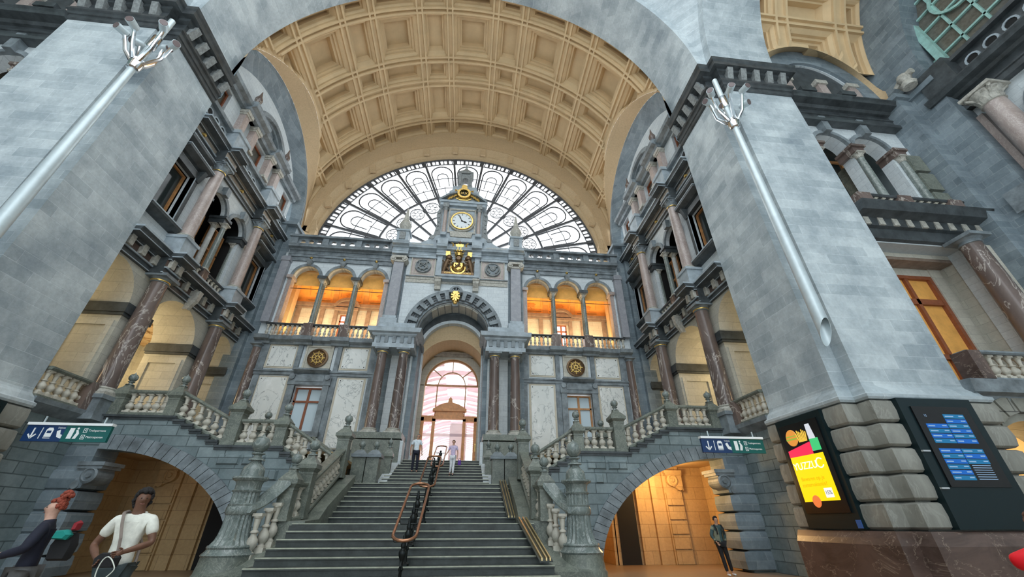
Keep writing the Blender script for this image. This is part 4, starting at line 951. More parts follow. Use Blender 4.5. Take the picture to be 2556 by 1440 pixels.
# ---- wings
GX = ((10.18, .84), (7.95, .84), (5.75, .84))
for s, side_n in SIDES:
    fs = lambda u, v, z, s=s: (s * u, 24.1 - v, z)
    b = MB(fs); b.archwall(4.4, 12.0, 4.0, 11.1, [(8.1, .8, 8.5, 5.9, .001)], -.7, 0)
    b.archwall(4.4, 12.0, 15.97, 17.0, [(c, h, 15.97, 15.97) for c, h in GX], -.5, 0); b.box(4.4, 4.85, -.5, 0, 11.1, 15.97); b.box(11.1, 12.0, -.5, 0, 11.1, 15.97); b.box(4.4, 12, -.5, 0, 17.0, 17.9)
    struct(b.build('wall_facade_%s' % side_n, 'white'), 'pale %s wing of the facade' % side_n, 'wall')
    b = MB(fs); b.box(4.4, 12.0, -3.2, 0, 11.0, 11.2); b.box(4.4, 4.6, -3.2, -.5, 11.2, 17.9); b.box(11.9, 12.1, -3.2, -.5, 11.2, 17.9); b.archwall(4.4, 12.0, 11.2, 17.9, [(8.05, .42, 14.75, 13.0, .001)], -3.3, -3.1)
    struct(b.build('wall_loggia_%s' % side_n, 'ivory'), 'inner wall of the %s loggia' % side_n, 'wall')
    sash_window('window_loggia', 'small bright window in the back of the %s loggia' % side_n, fs, 8.05, .42, 13.0, 14.75, -3.2, 'glass', 'rwood', True)
    b = MB(fs)
    def vz(v): return 15.55 + 1.75 * max(0, 1 - ((v + 1.8) / 1.3) ** 2) ** .5
    rows = [[(x, v, vz(v)) for x in (4.5, 12.0)] for v in [-3.1 + 2.6 * k / 14 for k in range(15)]]
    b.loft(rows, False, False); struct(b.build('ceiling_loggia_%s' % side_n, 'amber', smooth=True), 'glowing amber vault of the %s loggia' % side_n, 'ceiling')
    b = MB(fs)
    for x in (6.85, 9.05):
        rw = [[(x + d, v, vz(v) - .1) for d in (-.2, .2)] for v in [-3.1 + 2.6 * k / 14 for k in range(15)]]
        b.loft(rw, False, False)
    for x in (5.75, 7.95, 10.18):
        b.poly([(x + (.36 if k % 2 == 0 else .22) * cos(pi * k / 8), 16.3 + (.36 if k % 2 == 0 else .22) * sin(pi * k / 8)) for k in range(16)], -3.0, -2.9)
        for d in (-.78, .72): 
            b.loft([[(x + d, v, vz(v) - .05), (x + d + .06, v, vz(v) - .05)] for v in [-3.08 + 1.6 * k / 8 for k in range(9)]], False, False)
        b.box(x - .78, x + .78, -3.0, -2.93, 15.8, 15.86)
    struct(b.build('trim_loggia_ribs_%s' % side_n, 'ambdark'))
    b = MB(fs); b.box(4.5, 12, -3.1, -2.9, 15.15, 15.3); b.box(4.5, 12, -3.1, -2.8, 15.3, 15.55); b.box(7.2, 8.9, -3.1, -2.75, 15.0, 15.2); b.ring(8.05, 15.0, .8, 1.0, radians(20), radians(160), -3.1, -2.7, 14); b.poly([(8.05 + .85 * cos(radians(20 + 14 * i)), 15.0 + .85 * sin(radians(20 + 14 * i))) for i in range(11)], -3.05, -2.85)
    for x in (7.25, 8.62): b.box(x, x + .25, -3.1, -2.85, 11.2, 15.0)
    for x in (4.65, 6.3, 9.6, 11.3): b.box(x, x + .3, -3.1, -2.95, 11.2, 15.2)
    b.box(7.5, 8.62, -3.1, -2.95, 14.75, 15.05)
    struct(b.build('trim_loggia_woodwork_%s' % side_n, 'lwood'), 'brown door surround inside the %s loggia' % side_n, 'door surround')
    b = MB(fs)
    for c, h in GX: b.ring(c, 15.95, h, h + .2, 0, pi, 0, .12, 20); b.loft([[(c - .1, 0, 16.85), (c + .1, 0, 16.85), (c + .1, .2, 16.85), (c - .1, .2, 16.85)], [(c - .2, 0, 17.15), (c + .2, 0, 17.15), (c + .2, .35, 17.15), (c - .2, .35, 17.15)]])
    struct(b.build('trim_loggia_arches_%s' % side_n, 'mould'), 'grey arch bands of the %s loggia' % side_n, 'arches')
    for x, nn in ((6.85, 'inner'), (9.05, 'outer')):
        column('small_marble_column', '%s slim grey column of the %s loggia above the balustrade' % (nn, side_n), s * x, 24.1, 12.42, 15.75, .145, 'newel', 'capl', 'corinth')
        struct(MB(fs).box(x - .3, x + .3, -.5, .3, 15.75, 15.98).build('trim_capital_slab', 'dark'))
        column('small_marble_column', 'rear slim column standing behind the %s grey column of the %s loggia' % (nn, side_n), s * x, 24.48, 11.2, 15.75, .13, 'newel', 'capl', 'corinth')
    for x in (4.82, 11.15):
        b = MB(fs); b.box(x - .13, x + .13, -.4, .1, 12.4, 15.75); b.box(x - .2, x + .2, -.5, .25, 15.75, 15.98); struct(b.build('trim_loggia_end_post', 'pink'))
    b = MB(fs); b.tube([(4.8, -.1, 15.1), (11.2, -.1, 15.1)], .025, 6); tag(b.build('tie_rod', 'bronze'), 'thin metal tie rod across the %s loggia arches' % side_n, 'rod')
    # frieze, studs, parapet with round holes
    b = MB(fs); b.box(4.4, 11.75, 0, .12, 17.2, 17.9); cornice(b, 4.4, 11.75, 17.5, .75, .1); struct(b.build('trim_wing_cornice_%s' % side_n, 'mould'), 'grey cornice above the %s loggia' % side_n, 'cornice')
    for x in (5.75, 7.95, 10.18):
        o = MB(fs); o.hlathe(x, 17.45, [(.09, .12), (.1, .18), (.04, .24)], 10); tag(o.build('gilded_stud', 'gold'), 'small gilded boss on the frieze above the %s loggia' % side_n, 'ornament', 'gilded bosses above the %s loggia' % side_n)
    t = thing('pierced_parapet', 'pierced stone parapet with round openings above the %s loggia' % side_n, 'parapet', fs(8, 0, 18.4))
    b = MB(fs)
    for u0, u1 in ((4.4, 5.0), (7.0, 7.4), (9.3, 9.7), (11.4, 11.9)): b.box(u0, u1, -.2, .3, 18.35, 19.15)
    b.box(4.4, 11.9, -.2, .32, 18.35, 18.48); b.build('block', 'mould', t)
    MB(fs).box(4.35, 11.95, -.25, .42, 19.08, 19.25).build('coping', 'mould', t)
    for u0, u1 in ((5.0, 7.0), (7.4, 9.3), (9.7, 11.4)):
        b = MB(fs); w = (u1 - u0) / 3
        for k in range(3):
            c = u0 + w * (k + .5); r = .2
            for q in range(16):
                a0, a1 = 2 * pi * q / 16, 2 * pi * (q + 1) / 16
                def sq(a):
                    m = max(abs(cos(a)), abs(sin(a))); return (c + w / 2 * cos(a) / m, 18.78 + .3 * sin(a) / m)
                i0, i1 = (c + r * cos(a0), 18.78 + r * sin(a0)), (c + r * cos(a1), 18.78 + r * sin(a1)); o0, o1 = sq(a0), sq(a1)
                b.hexa([(i0[0], -.05, i0[1]), (o0[0], -.05, o0[1]), (o1[0], -.05, o1[1]), (i1[0], -.05, i1[1]), (i0[0], .12, i0[1]), (o0[0], .12, o0[1]), (o1[0], .12, o1[1]), (i1[0], .12, i1[1])])
        b.build('pierced_panel', 'mould', t)
    # balcony slab and balustrade
    b = MB(fs); b.prof(4.5, 11.85, [(-.1, 11.0), (.15, 11.0), (.2, 11.1), (.45, 11.2), (.5, 11.42), (-.1, 11.45)])
    for u0, u1 in ((6.3, 7.4), (8.5, 9.6), (11.0, 11.85)): b.prof(u0, u1, [(0, 10.98), (.3, 10.98), (.35, 11.1), (.6, 11.2), (.65, 11.43), (0, 11.46)])
    struct(b.build('trim_balcony_%s' % side_n, 'mould'), 'dark grey balcony ledge of the %s loggia' % side_n, 'ledge')
    t0 = balustrade('balustrade', 'long balustrade of the %s loggia with white balusters' % side_n, fs, 4.7, 11.6, .12, 11.46, .93, 'wing', 24, None, (), 'dark', 'red')
    for x in (6.85, 9.05): MB(fs).box(x - .3, x + .3, -.1, .32, 11.46, 12.42).build('post', 'red', t0)
    # lower panels
    k = 0
    for (u0, u1, z0, z1, nn) in ((5.0, 6.68, 9.52, 11.0, 'upper inner'), (9.28, 11.0, 9.52, 11.0, 'upper outer'), (4.95, 6.62, 5.0, 9.05, 'tall lower inner'), (9.35, 11.1, 5.0, 9.05, 'tall lower outer')):
        t = thing('marble_panel', '%s veined white marble panel on the %s wing' % (nn, side_n), 'panel', fs((u0 + u1) / 2, 0, z0))
        MB(fs).box(u0, u1, 0, .04, z0, z1).build('border', 'border', t)
        MB(fs).box(u0 + .12, u1 - .12, .03, .07, z0 + .1, z1 - .1).build('marble_slab', 'panel', t)
        b = MB(fs)
        for x in (u0 + .22, u1 - .22):
            for z in (z0 + .2, z1 - .2): b.hlathe(x, z, [(.03, .06), (.03, .09)], 8)
        b.build('fixing_bolts', 'iron', t)
    b = MB(fs)
    b.box(4.5, 11.6, 0, .14, 9.1, 9.32); b.box(4.5, 11.6, 0, .2, 9.28, 9.38)
    for x in (4.55, 11.05): b.box(x, x + .3, 0, .1, 5, 9.1)
    for x in (6.7, 9.02): b.box(x, x + .27, 0, .16, 9.35, 11.0)
    for u0, u1 in ((6.65, 7.3), (8.9, 9.3)): b.box(u0, u1, 0, .1, 5, 9.1)
    b.box(4.5, 4.95, 0, .12, 9.35, 11.0); b.box(11.0, 11.6, 0, .12, 9.35, 11.0)
    struct(b.build('trim_wing_bands', 'mould'), 'grey stone bands framing the marble panels of the %s wing' % side_n, 'bands')
    b = MB(fs); b.box(4.4, 11.8, 0, .3, 4.0, 5.0); struct(b.build('trim_wing_base', 'dark'))
    # corner pilaster
    b = MB(fs); b.box(11.45, 11.95, 0, .35, 12.4, 17.4); b.box(11.4, 12.0, 0, .4, 17.0, 17.3)
    struct(b.build('trim_corner_pilaster', 'pilas'), 'violet-grey pilaster at the outer end of the %s loggia' % side_n, 'pilaster')
    column('marble_column', 'brown marble half column in the %s corner of the facade' % side_n, s * 11.65, 23.95, 5.0, 10.95, .26, 'red', 'mould', 'tuscan')
    # rosette
    t = thing('bronze_rosette', 'round bronze rosette in a white frame on the %s wing' % side_n, 'ornament', fs(8.02, .1, 10.2))
    b = MB(fs); b.box(7.2, 8.82, .0, .06, 9.45, 11.0); frame4(b, 7.2, 8.82, 9.45, 11.0, .1, .0, .12); b.build('white_panel', 'ivory', t)
    b = MB(fs); b.hlathe(8.02, 10.2, [(.6, .06), (.6, .16), (.5, .2), (.42, .12)], 32); b.build('bronze_ring', 'bronze', t)
    b = MB(fs); b.ring(8.02, 10.2, .28, .33, 0, 2 * pi, .12, .18, 20); b.ring(8.02, 10.2, .08, .14, 0, 2 * pi, .12, .2, 14)
    for k in range(8):
        a = 2 * pi * k / 8; b.bar([(8.02 + .13 * cos(a), 10.2 + .13 * sin(a)), (8.02 + .45 * cos(a), 10.2 + .45 * sin(a))], .04, .12, .17); b.hlathe(8.02 + .39 * cos(a), 10.2 + .39 * sin(a), [(.05, .12), (.03, .18)], 8)
    b.build('gilt_star', 'gold', t)
    # window with surround
    sash_window('window_facade', 'tall %s facade window with red-brown frame and pale blue panes' % side_n, fs, 8.1, .78, 5.9, 8.45, -.25, 'bluewin', 'rwood' if s < 0 else 'wood', True)
    b = MB(fs); b.box(6.95, 7.3, 0, .22, 5.4, 8.9); b.box(8.9, 9.25, 0, .22, 5.4, 8.9); b.box(6.9, 9.3, 0, .26, 8.5, 9.0); b.box(7.3, 8.9, 0, .3, 8.7, 9.05); b.prof(7.1, 9.1, [(0, 9.15), (.2, 9.2), (.45, 9.35), (.47, 9.45), (0, 9.47)])
    for q in (-1, 1): b.hlathe(8.1 + q * 1.0, 8.95, [(.16, .1), (.16, .36)], 12)
    b.box(6.9, 9.3, 0, .35, 5.6, 5.9)
    struct(b.build('trim_facade_window', 'mould'), 'grey stone surround of the %s facade window' % side_n, 'window surround')
# ================================================================== STAIRS
R_, T_ = .171, .352
Y1, YL2 = 13.0, 17.87
def step(y0, depth, z, hw, h=R_):
    """one step: tread block and its edge strip painted as a highlight"""
    return (y0, depth, z, hw, h)
t = thing('stone_staircase', 'wide dark stone staircase rising in three flights to the portal', 'staircase', (0, 15, 0)); t['kind'] = 'structure'
steps = []
for k in range(9, 0, -1):
    z = 1.55 - (k) * R_
    if z <= .02: continue
    steps.append((Y1 - k * T_, z, 3.22 + .055 * k + (.4 if k > 6 else 0)))
steps.append((Y1, 1.55, 3.3))
for k in range(1, 9): steps.append((Y1 + 2.05 + k * T_, 1.55 + k * R_, 3.1 + .0 * k))
for j in range(9): steps.append((19.3 + .43 * j, 2.918 + .164 * (j + 1), 2.35 - (.25 if j > 3 else 0)))
steps.sort()
for i, (y, z, hw) in enumerate(steps):
    y2 = steps[i + 1][0] + .3 if i + 1 < len(steps) else 24
    b = MB(); b.box(-hw, hw, y, y2, max(0, z - .75), z - .055); b.build('step', 'stair', t)
    b = MB(); b.loft([[(-hw, y - .035, z - .05), (-hw, y - .035, z - .015), (-hw, y - .015, z), (-hw, y2, z), (-hw, y2, z - .056), (-hw, y, z - .056)], [(hw, y - .035, z - .05), (hw, y - .035, z - .015), (hw, y - .015, z), (hw, y2, z), (hw, y2, z - .056), (hw, y, z - .056)]]); b.build('tread', 'stair', t)
    b = MB(); b.box(-hw, hw, y - .04, y + .02, z - .022, z + .003); b.build('edge_highlight', 'nosing', t)  # pale strip stands for light reflected on the polished nosing
b = MB(); b.box(-3.3, 3.3, 12.8, 15.2, 0, 1.5); b.box(-4.2, 4.2, 17.8, 19.6, 0, 2.85); b.box(-2.2, 2.2, 19, 24.2, 0, 2.8); b.box(-3.3, 3.3, 15, 18, 0, 1.3); b.build('stair_mass', 'stair', t)

def post(name, label, x, y, z0, z1, w, r, group=None, mat='green'):
    t = thing(name, label, 'post', (x, y, z0), group)
    H = z1 - z0
    b = MB(); b.box(x - w * 1.1, x + w * 1.1, y - w * 1.1, y + w * 1.1, z0, z0 + .1); b.box(x - w, x + w, y - w, y + w, z0 + .1, z1 - .3); b.box(x - w * 1.06, x + w * 1.06, y - w * 1.06, y + w * 1.06, z1 - .36, z1 - .30); b.build('shaft', mat, t)
    b = MB(); b.frus(x, y, z1 - .3, z1 - .2, w, w, w * 1.35, w * 1.35); b.frus(x, y, z1 - .2, z1 - .08, w * 1.42, w * 1.42, w * 1.42, w * 1.42); b.frus(x, y, z1 - .08, z1 + .1, w * 1.35, w * 1.35, w * .7, w * .7); b.frus(x, y, z1 + .1, z1 + .2, w * .62, w * .62, w * .5, w * .5); b.build('cap', mat, t)
    b = MB(); ball(b, x, y, z1 + .2, r); b.build('ball_finial', 'newel', t, True)
    return t
def sloped(name, label, p0, p1, n, h, group=None, kind='big', w=.14, rail='green', plinth=True, step_n=0):
    """balustrade running from p0 to p1 (base line points), any slope"""
    t = thing(name, label, 'balustrade', tuple((Vector(p0) + Vector(p1)) / 2), group)
    P0, P1 = Vector(p0), Vector(p1); d = (P1 - P0); dx = Vector((d.x, d.y, 0)).normalized(); nrm = Vector((-dx.y, dx.x, 0))
    def run(zl, zh, ww, nm_, m):
        b = MB(); r = []
        for P in (P0, P1): r.append([tuple(P + nrm * a + Vector((0, 0, z))) for a, z in ((-ww, zl), (ww, zl), (ww * 1.25, zl + (zh - zl) * .4), (ww * 1.25, zl + (zh - zl) * .8), (ww, zh), (-ww, zh), (-ww * 1.25, zl + (zh - zl) * .8), (-ww * 1.25, zl + (zh - zl) * .4))])
        b.loft(r); b.build(nm_, m, t)
    if plinth: run(-.1, .08, w, 'plinth', rail)
    run(h - .14, h, w, 'rail', rail)
    me = BAL[kind]; H0 = max(q.co.z for q in me.vertices)
    for i in range(n):
        P = P0 + d * ((i + .5) / n); inst('baluster', me, t, tuple(P + Vector((0, 0, .05))), 0, (1.05, 1.05, (h - .17) / H0))
    return t

for s, side_n in SIDES:
    # big fluted newel
    x, y = s * 4.52, 12.6
    t = thing('stair_newel', 'tall fluted grey stone newel post at the foot of the stairs, %s side' % side_n, 'post', (x, y, 0))
    MB().lathe(x, y, [(.66, 0), (.66, .45), (.62, .5), (.60, .62), (.585, .68), (.57, .84)], 28).build('drum', 'green', t, True)
    MB().lathe(x, y, [(.57, .84), (.60, .88), (.56, .92), (.53, .95), (.50, 1.0), (.52, 1.04), (.50, 1.08)], 28).build('base_moulding', 'newel', t, True)
    b = MB(); n = 20; rings = []
    for z, r in ((1.08, .47), (1.18, .40), (1.3, .36), (1.45, .335), (1.62, .325), (1.74, .32)):
        rings.append([(x + r * (1 if k % 2 else .9) * cos(2 * pi * k / (2 * n)), y + r * (1 if k % 2 else .9) * sin(2 * pi * k / (2 * n)), z) for k in range(2 * n)])
    b.loft(rings); b.build('fluted_shaft', 'newel', t)
    MB().lathe(x, y, [(.33, 1.74), (.36, 1.78), (.36, 1.9), (.34, 1.94), (.35, 1.98), (.32, 2.0)], 24).build('collar', 'newel', t, True)
    b = MB(); rings = []
    for z, r in ((1.99, .32), (2.2, .315), (2.28, .315)):
        rings.append([(x + r * (1 if k % 2 else .91) * cos(2 * pi * k / (2 * n)), y + r * (1 if k % 2 else .91) * sin(2 * pi * k / (2 * n)), z) for k in range(2 * n)])
    b.loft(rings); b.build('fluted_neck', 'newel', t)
    MB().lathe(x, y, [(.33, 2.26), (.35, 2.3), (.31, 2.33), (.31, 2.46), (.34, 2.52), (.41, 2.55), (.44, 2.59), (.43, 2.63), (.36, 2.64), (.29, 2.66), (.28, 2.8), (.25, 2.88), (.17, 2.95), (.13, 3.02), (.12, 3.08)], 24).build('moulded_cap', 'newel', t, True)
    b = MB(); ball(b, x, y, 3.05, .225, 1.35); b.build('egg_finial', 'newel', t, True)
    # mid post and tall post at the first landing
    post('stair_post', 'squat green-grey stone post with ball finial just above the big newel, %s side' % side_n, s * 3.72, 13.3, 1.6, 2.72, .19, .15)
    post('stair_post', 'tall green-grey stone post with ball finial at the first landing, %s side' % side_n, s * 3.6, 14.2, 1.66, 3.22, .2, .16)
    post('stair_post', 'green-grey stone post with ball finial at the top of the second flight, %s side' % side_n, s * 3.62, 17.45, 3.05, 4.75, .22, .16)
    # curved handrail between newel and squat post
    t = thing('curved_handrail', 'broad curved stone handrail joining the big newel to the squat post, %s side' % side_n, 'handrail', (s * 4.0, 12.9, 1.5))
    pts = [(s * (4.35 - .05 * k - .012 * k * k), 12.35 + .18 * k - .01 * k * k, 1.78 + .02 * k + .022 * k * k) for k in range(6)]
    b = MB(); rings = []
    for i, p in enumerate(pts):
        w = .17; rings.append([(p[0] + s * a, p[1] - .0, p[2] + z) for a, z in ((-w, 0), (w, 0), (w * 1.2, .06), (w, .16), (-w, .16), (-w * 1.2, .06))])
    b.loft(rings); b.build('rail', 'newel', t)
    H0 = max(q.co.z for q in BAL['big'].vertices)
    for k, (px, py, pz) in enumerate(((4.05, 12.62, .75), (3.92, 12.9, .88), (3.82, 13.1, 1.0))): inst('baluster', BAL['big'], t, (s * px, py, pz), 0, (1.1, 1.1, (1.78 + .13 * k - pz) / H0))
    b = MB(); b.loft([[(s * 3.45, 11.9, 0), (s * 4.6, 11.9, 0), (s * 4.6, 11.9, .5), (s * 3.5, 11.9, .5)], [(s * 3.3, 13.3, 0), (s * 4.6, 13.3, 0), (s * 4.6, 13.3, .95), (s * 3.3, 13.3, 1.15)]]); b.build('kerb', 'green', t)
    sloped('balustrade', 'short balustrade between the squat post and the tall post, %s side' % side_n, (s * 3.68, 13.48, 1.62), (s * 3.62, 14.02, 1.66), 2, .98)
    sloped('balustrade', 'sloping balustrade beside the second flight, %s side' % side_n, (s * 3.6, 14.45, 1.85), (s * 3.62, 17.2, 3.15), 10, .92)
    b = MB(SX(s)); b.loft([[(3.05, 13.2, 0), (3.95, 13.2, 0), (3.95, 13.2, 1.6), (3.05, 13.2, 1.6)], [(3.05, 14.4, 0), (3.95, 14.4, 0), (3.95, 14.4, 1.66), (3.05, 14.4, 1.66)], [(3.05, 15.0, 0), (3.95, 15.0, 0), (3.95, 15.0, 2.02), (3.05, 15.0, 2.02)], [(3.05, 17.9, 0), (3.95, 17.9, 0), (3.95, 17.9, 3.2), (3.05, 17.9, 3.2)]])
    struct(b.build('wall_stair_string', 'green'), 'green-grey side kerb of the main stairs, %s side' % side_n, 'wall')
    # double pedestals beside the upper flight
    t = thing('stone_pedestal', 'twin green-grey marble pedestal with two ball finials beside the upper flight, %s side' % side_n, 'pedestal', (s * 3.0, 19.2, 2.9))
    b = MB(SX(s)); b.box(2.45, 2.97, 18.9, 19.45, 2.9, 4.0); b.box(3.01, 3.55, 18.9, 19.45, 2.9, 4.0); b.box(2.42, 3.58, 18.95, 19.5, 2.9, 3.0); b.build('block', 'green', t)
    b = MB(SX(s)); b.box(2.36, 3.62, 18.8, 19.55, 4.0, 4.12); b.frus(2.68, 19.17, 4.12, 4.3, .3, .3, .14, .14); b.frus(3.3, 19.17, 4.12, 4.3, .3, .3, .14, .14); b.build('cap', 'mould', t)
    for xx in (2.68, 3.3):
        b = MB(); ball(b, s * xx, 19.17, 4.28, .145); b.build('ball_finial', 'newel', t, True)
    post('stair_post', 'small ball-topped post behind the twin pedestal, %s side' % side_n, s * 2.35, 20.6, 3.2, 4.45, .15, .13)
    b = MB(SX(s)); b.loft([[(2.1, 19.5, 2.8), (2.5, 19.5, 2.8), (2.5, 19.5, 3.1), (2.1, 19.5, 3.1)], [(2.02, 22.9, 2.8), (2.5, 22.9, 2.8), (2.5, 22.9, 4.55), (2.02, 22.9, 4.55)]])
    struct(b.build('trim_upper_kerb', 'white'))
    # ---- side flights: front wall with the rampant arch
    fw = lambda u, v, z, s=s: (s * u, 16.5 - v, z)
    prof_top = [(3.95, 3.05), (4.2, 3.05), (4.2, 3.22), (4.55, 3.22), (4.55, 3.42), (4.9, 3.42), (4.9, 3.62), (5.25, 3.62), (5.25, 3.82), (5.55, 3.82), (5.55, 4.02), (7.9, 4.02),
                (7.9, 4.2), (8.25, 4.2), (8.25, 4.38), (8.6, 4.38), (8.6, 4.56), (8.95, 4.56), (8.95, 4.74), (9.3, 4.74), (9.3, 4.9), (9.65, 4.9), (9.65, 5.02), (13.0, 5.02)]
    def topz(u):
        z = prof_top[0][1]
        for (a, za) in prof_top:
            if a <= u + 1e-6: z = za
        return z
    def archz(u):
        if u <= 6.25: return 0
        if u >= 11.75: return 0 if u >= 11.9 else 3.83
        q = (11.8 - u) / 5.55; return 3.83 * sqrt(max(0, 1 - q * q))
    us = sorted(set([3.95] + [round(6.25 + 5.5 * (1 - cos(pi / 2 * k / 22)), 4) for k in range(23)] + [a for a, _ in prof_top] + [11.9, 13.0]))
    b = MB(fw)
    for a, c in zip(us, us[1:]):
        m = (a + c) / 2; zt = topz(m)
        if m > 11.9: za = zb = 0
        elif m > 11.75: za = zb = 3.83
        elif m < 6.25: za = zb = 0
        else: za, zb = archz(a), archz(min(c, 11.74))
        b.hexa([(a, -.7, za), (c, -.7, zb), (c, 0, zb), (a, 0, za), (a, -.7, zt), (c, -.7, zt), (c, 0, zt), (a, 0, zt)])
    struct(b.build('wall_stair_arch_%s' % side_n, 'arch'), 'rusticated grey stone wall with a half arch under the %s side stairs' % side_n, 'wall')
    # arch band
    b = MB(fw)
    for k in range(26):
        p, q = radians(90 + 88 * k / 26 + 1), radians(90 + 88 * (k + .93) / 26 + 1)
        A = lambda t_, e: (11.8 + (5.55 + e) * cos(t_), 3.83 * sin(t_) + e * sin(t_) * .95)
        i0, o0, o1, i1 = A(p, 0), A(p, .52), A(q, .52), A(q, 0)
        b.hexa([(i0[0], -.7, i0[1]), (o0[0], -.7, o0[1]), (o1[0], -.7, o1[1]), (i1[0], -.7, i1[1]), (i0[0], .1, i0[1]), (o0[0], .1, o0[1]), (o1[0], .1, o1[1]), (i1[0], .1, i1[1])])
    struct(b.build('trim_arch_ring_%s' % side_n, 'mould'), 'grey voussoir band of the half arch under the %s side stairs' % side_n, 'arch band')
    # projecting rustic blocks
    b = MB(fw); rnd = random.Random(3)
    for r, z in enumerate((1.3, 1.82, 2.34, 2.86, 3.36, 3.86, 4.34)):
        u = 4.3 + .28 * (r % 2)
        while u < 11.4:
            w = .78; inside = (z + .38 < topz(u) - .2 and z + .38 < topz(u + w) - .2)
            near = ((11.8 - (u + w)) / 6.15) ** 2 + (z / 4.42) ** 2
            near2 = ((11.8 - u) / 6.15) ** 2 + (z / 4.42) ** 2
            if inside and near > 1.0 and near2 > 1.0 and (r % 2 == 0 or int(u * 3) % 2 == 0):
                ww = w if r % 2 == 0 else .34
                b.loft([[(u, 0, z), (u + ww, 0, z), (u + ww, 0, z + .36), (u, 0, z + .36)], [(u + .05, .07, z + .05), (u + ww - .05, .07, z + .05), (u + ww - .05, .07, z + .31), (u + .05, .07, z + .31)]])
            u += .86
    struct(b.build('trim_rustic_blocks_%s' % side_n, 'arch'), 'raised rustic blocks on the wall of the %s side stairs' % side_n, 'blocks')
    # stepped string moulding
    b = MB(fw)
    for (a, za), (c, zc) in zip(prof_top, prof_top[1:]):
        if c > a: b.box(a - .06, c + .02, -.0, .1, za - .08, za); b.box(a - .06, c + .0, 0, .05, za - .16, za - .08)
    struct(b.build('trim_step_edges_%s' % side_n, 'dark'))
    # jamb and scroll bracket
    b = MB(fw); h = .62
    for k in range(5):
        z = .05 + k * h; b.loft([[(11.9, -1.0, z), (13.1, -1.0, z), (13.1, .05, z), (11.9, .05, z)], [(11.62, -1.0, z + .05), (13.1, -1.0, z + .05), (13.1, .12, z + .05), (11.62, .12, z + .05)], [(11.58, -1.0, z + h / 2), (13.1, -1.0, z + h / 2), (13.1, .15, z + h / 2), (11.58, .15, z + h / 2)], [(11.62, -1.0, z + h - .05), (13.1, -1.0, z + h - .05), (13.1, .12, z + h - .05), (11.62, .12, z + h - .05)], [(11.9, -1.0, z + h), (13.1, -1.0, z + h), (13.1, .05, z + h), (11.9, .05, z + h)]])
    b.box(11.75, 13.1, -1.0, .03, 3.1, 3.9)
    struct(b.build('wall_arch_jamb_%s' % side_n, 'grey'), 'banded stone jamb of the arch under the %s side stairs' % side_n, 'jamb')
    def scroll(name, label, mapf, mat='mould'):
        t = thing(name, label, 'bracket', mapf(11.5, .0, 3.3))
        b = MB(mapf); b.box(11.15, 12.0, -.75, .22, 3.28, 3.4); b.box(11.2, 12.0, -.7, .18, 3.18, 3.28); b.build('bracket_cap', mat, t)
        b = MB(mapf); b.loft([[(x_, v_, z_) for x_, z_ in ((11.3, 3.18), (12.0, 3.18), (12.0, 2.55), (11.75, 2.62), (11.5, 2.72), (11.32, 2.9))] for v_ in (-.6, .12)])
        b.hlathe(11.52, 2.98, [(.26, -.62), (.26, .16), (.2, .19), (.17, .14), (.1, .14), (.08, .2)], 20); b.hlathe(11.82, 2.68, [(.13, -.6), (.13, .16)], 14); b.build('scroll', mat, t)
        return t
    scroll('scroll_bracket', 'carved scroll bracket on the jamb of the %s arch' % side_n, fw)
    # passage behind
    b = MB(fw)
    b.box(6.0, 8.3, -6.2, -6.0, 0, 4.0) if False else None
    b.box(8.0, 13.2, -3.6, -3.4, 0, 4.1)
    b.box(12.6, 13.2, -3.6, -.7, 0, 4.1); b.box(6.0, 6.25, -8, -.7, 0, 4.1)
    b.box(4.0, 13.2, -8.2, -8, 0, 4.1)
    b.box(7.9, 8.05, -8, -3.4, 0, 4.1)
    struct(b.build('wall_passage_%s' % side_n, 'ochre'), 'ochre limestone wall inside the %s passage under the stairs' % side_n, 'wall')
    struct(MB(fw).box(3.9, 13.2, -8.2, -.65, 3.85, 3.95).build('ceiling_passage_%s' % side_n, 'ochre'), 'ceiling of the %s passage' % side_n, 'ceiling')
    b = MB(fw)
    for u0 in (10.6,):
        for k in range(5): b.box(u0, u0 + .75, -3.4, -3.2, .02 + k * .56, .02 + k * .56 + .5)
        b.box(u0 - .05, u0 + .8, -3.42, -3.28, 0, 3.9)
    for u0 in (9.15, 9.9): 
        b.box(u0, u0 + .25, -3.5, -3.25, 0, 3.9)
    struct(b.build('trim_passage_pilaster_%s' % side_n, 'ochre'), 'banded limestone pilaster in the %s passage' % side_n, 'pilaster')
    scroll('scroll_bracket', 'warm lit scroll bracket deep inside the %s passage' % side_n, lambda u, v, z, s=s: (s * (u - .55), 19.75 - v, z + .3), 'ochre')
    struct(MB(fw).box(8.2, 9.05, -3.41, -3.36, 0, 2.9).build('door_passage_%s' % side_n, 'black'), 'dark doorway at the back of the %s passage' % side_n, 'door')
    # landing floor of the side flights
    b = MB(fw); b.box(9.65, 13.0, -4.5, -.05, 4.8, 5.0); b.box(5.55, 7.9, -4.0, -.05, 3.95, 4.0); b.box(3.95, 5.6, -3.2, -.05, 2.7, 2.95)
    for k in range(5): b.box(7.9 + .35 * k, 9.7, -4, -.05, 4.0, 4.16 + .16 * k)
    for k in range(5): b.box(4.2 + .3 * k, 5.6, -3.2, -.05, 2.95, 3.1 + .17 * k)
    struct(b.build('floor_side_landing_%s' % side_n, 'stair'), 'stone steps and landings of the %s side stairs' % side_n, 'stairs')
    yb = 16.75
    P = (('near the middle', 5.8, 4.02, 4.98), ('halfway up, tallest,', 7.55, 4.02, 5.5), ('at the outer landing', 10.0, 5.02, 5.98), ('beside the big column', 11.95, 5.02, 5.98))
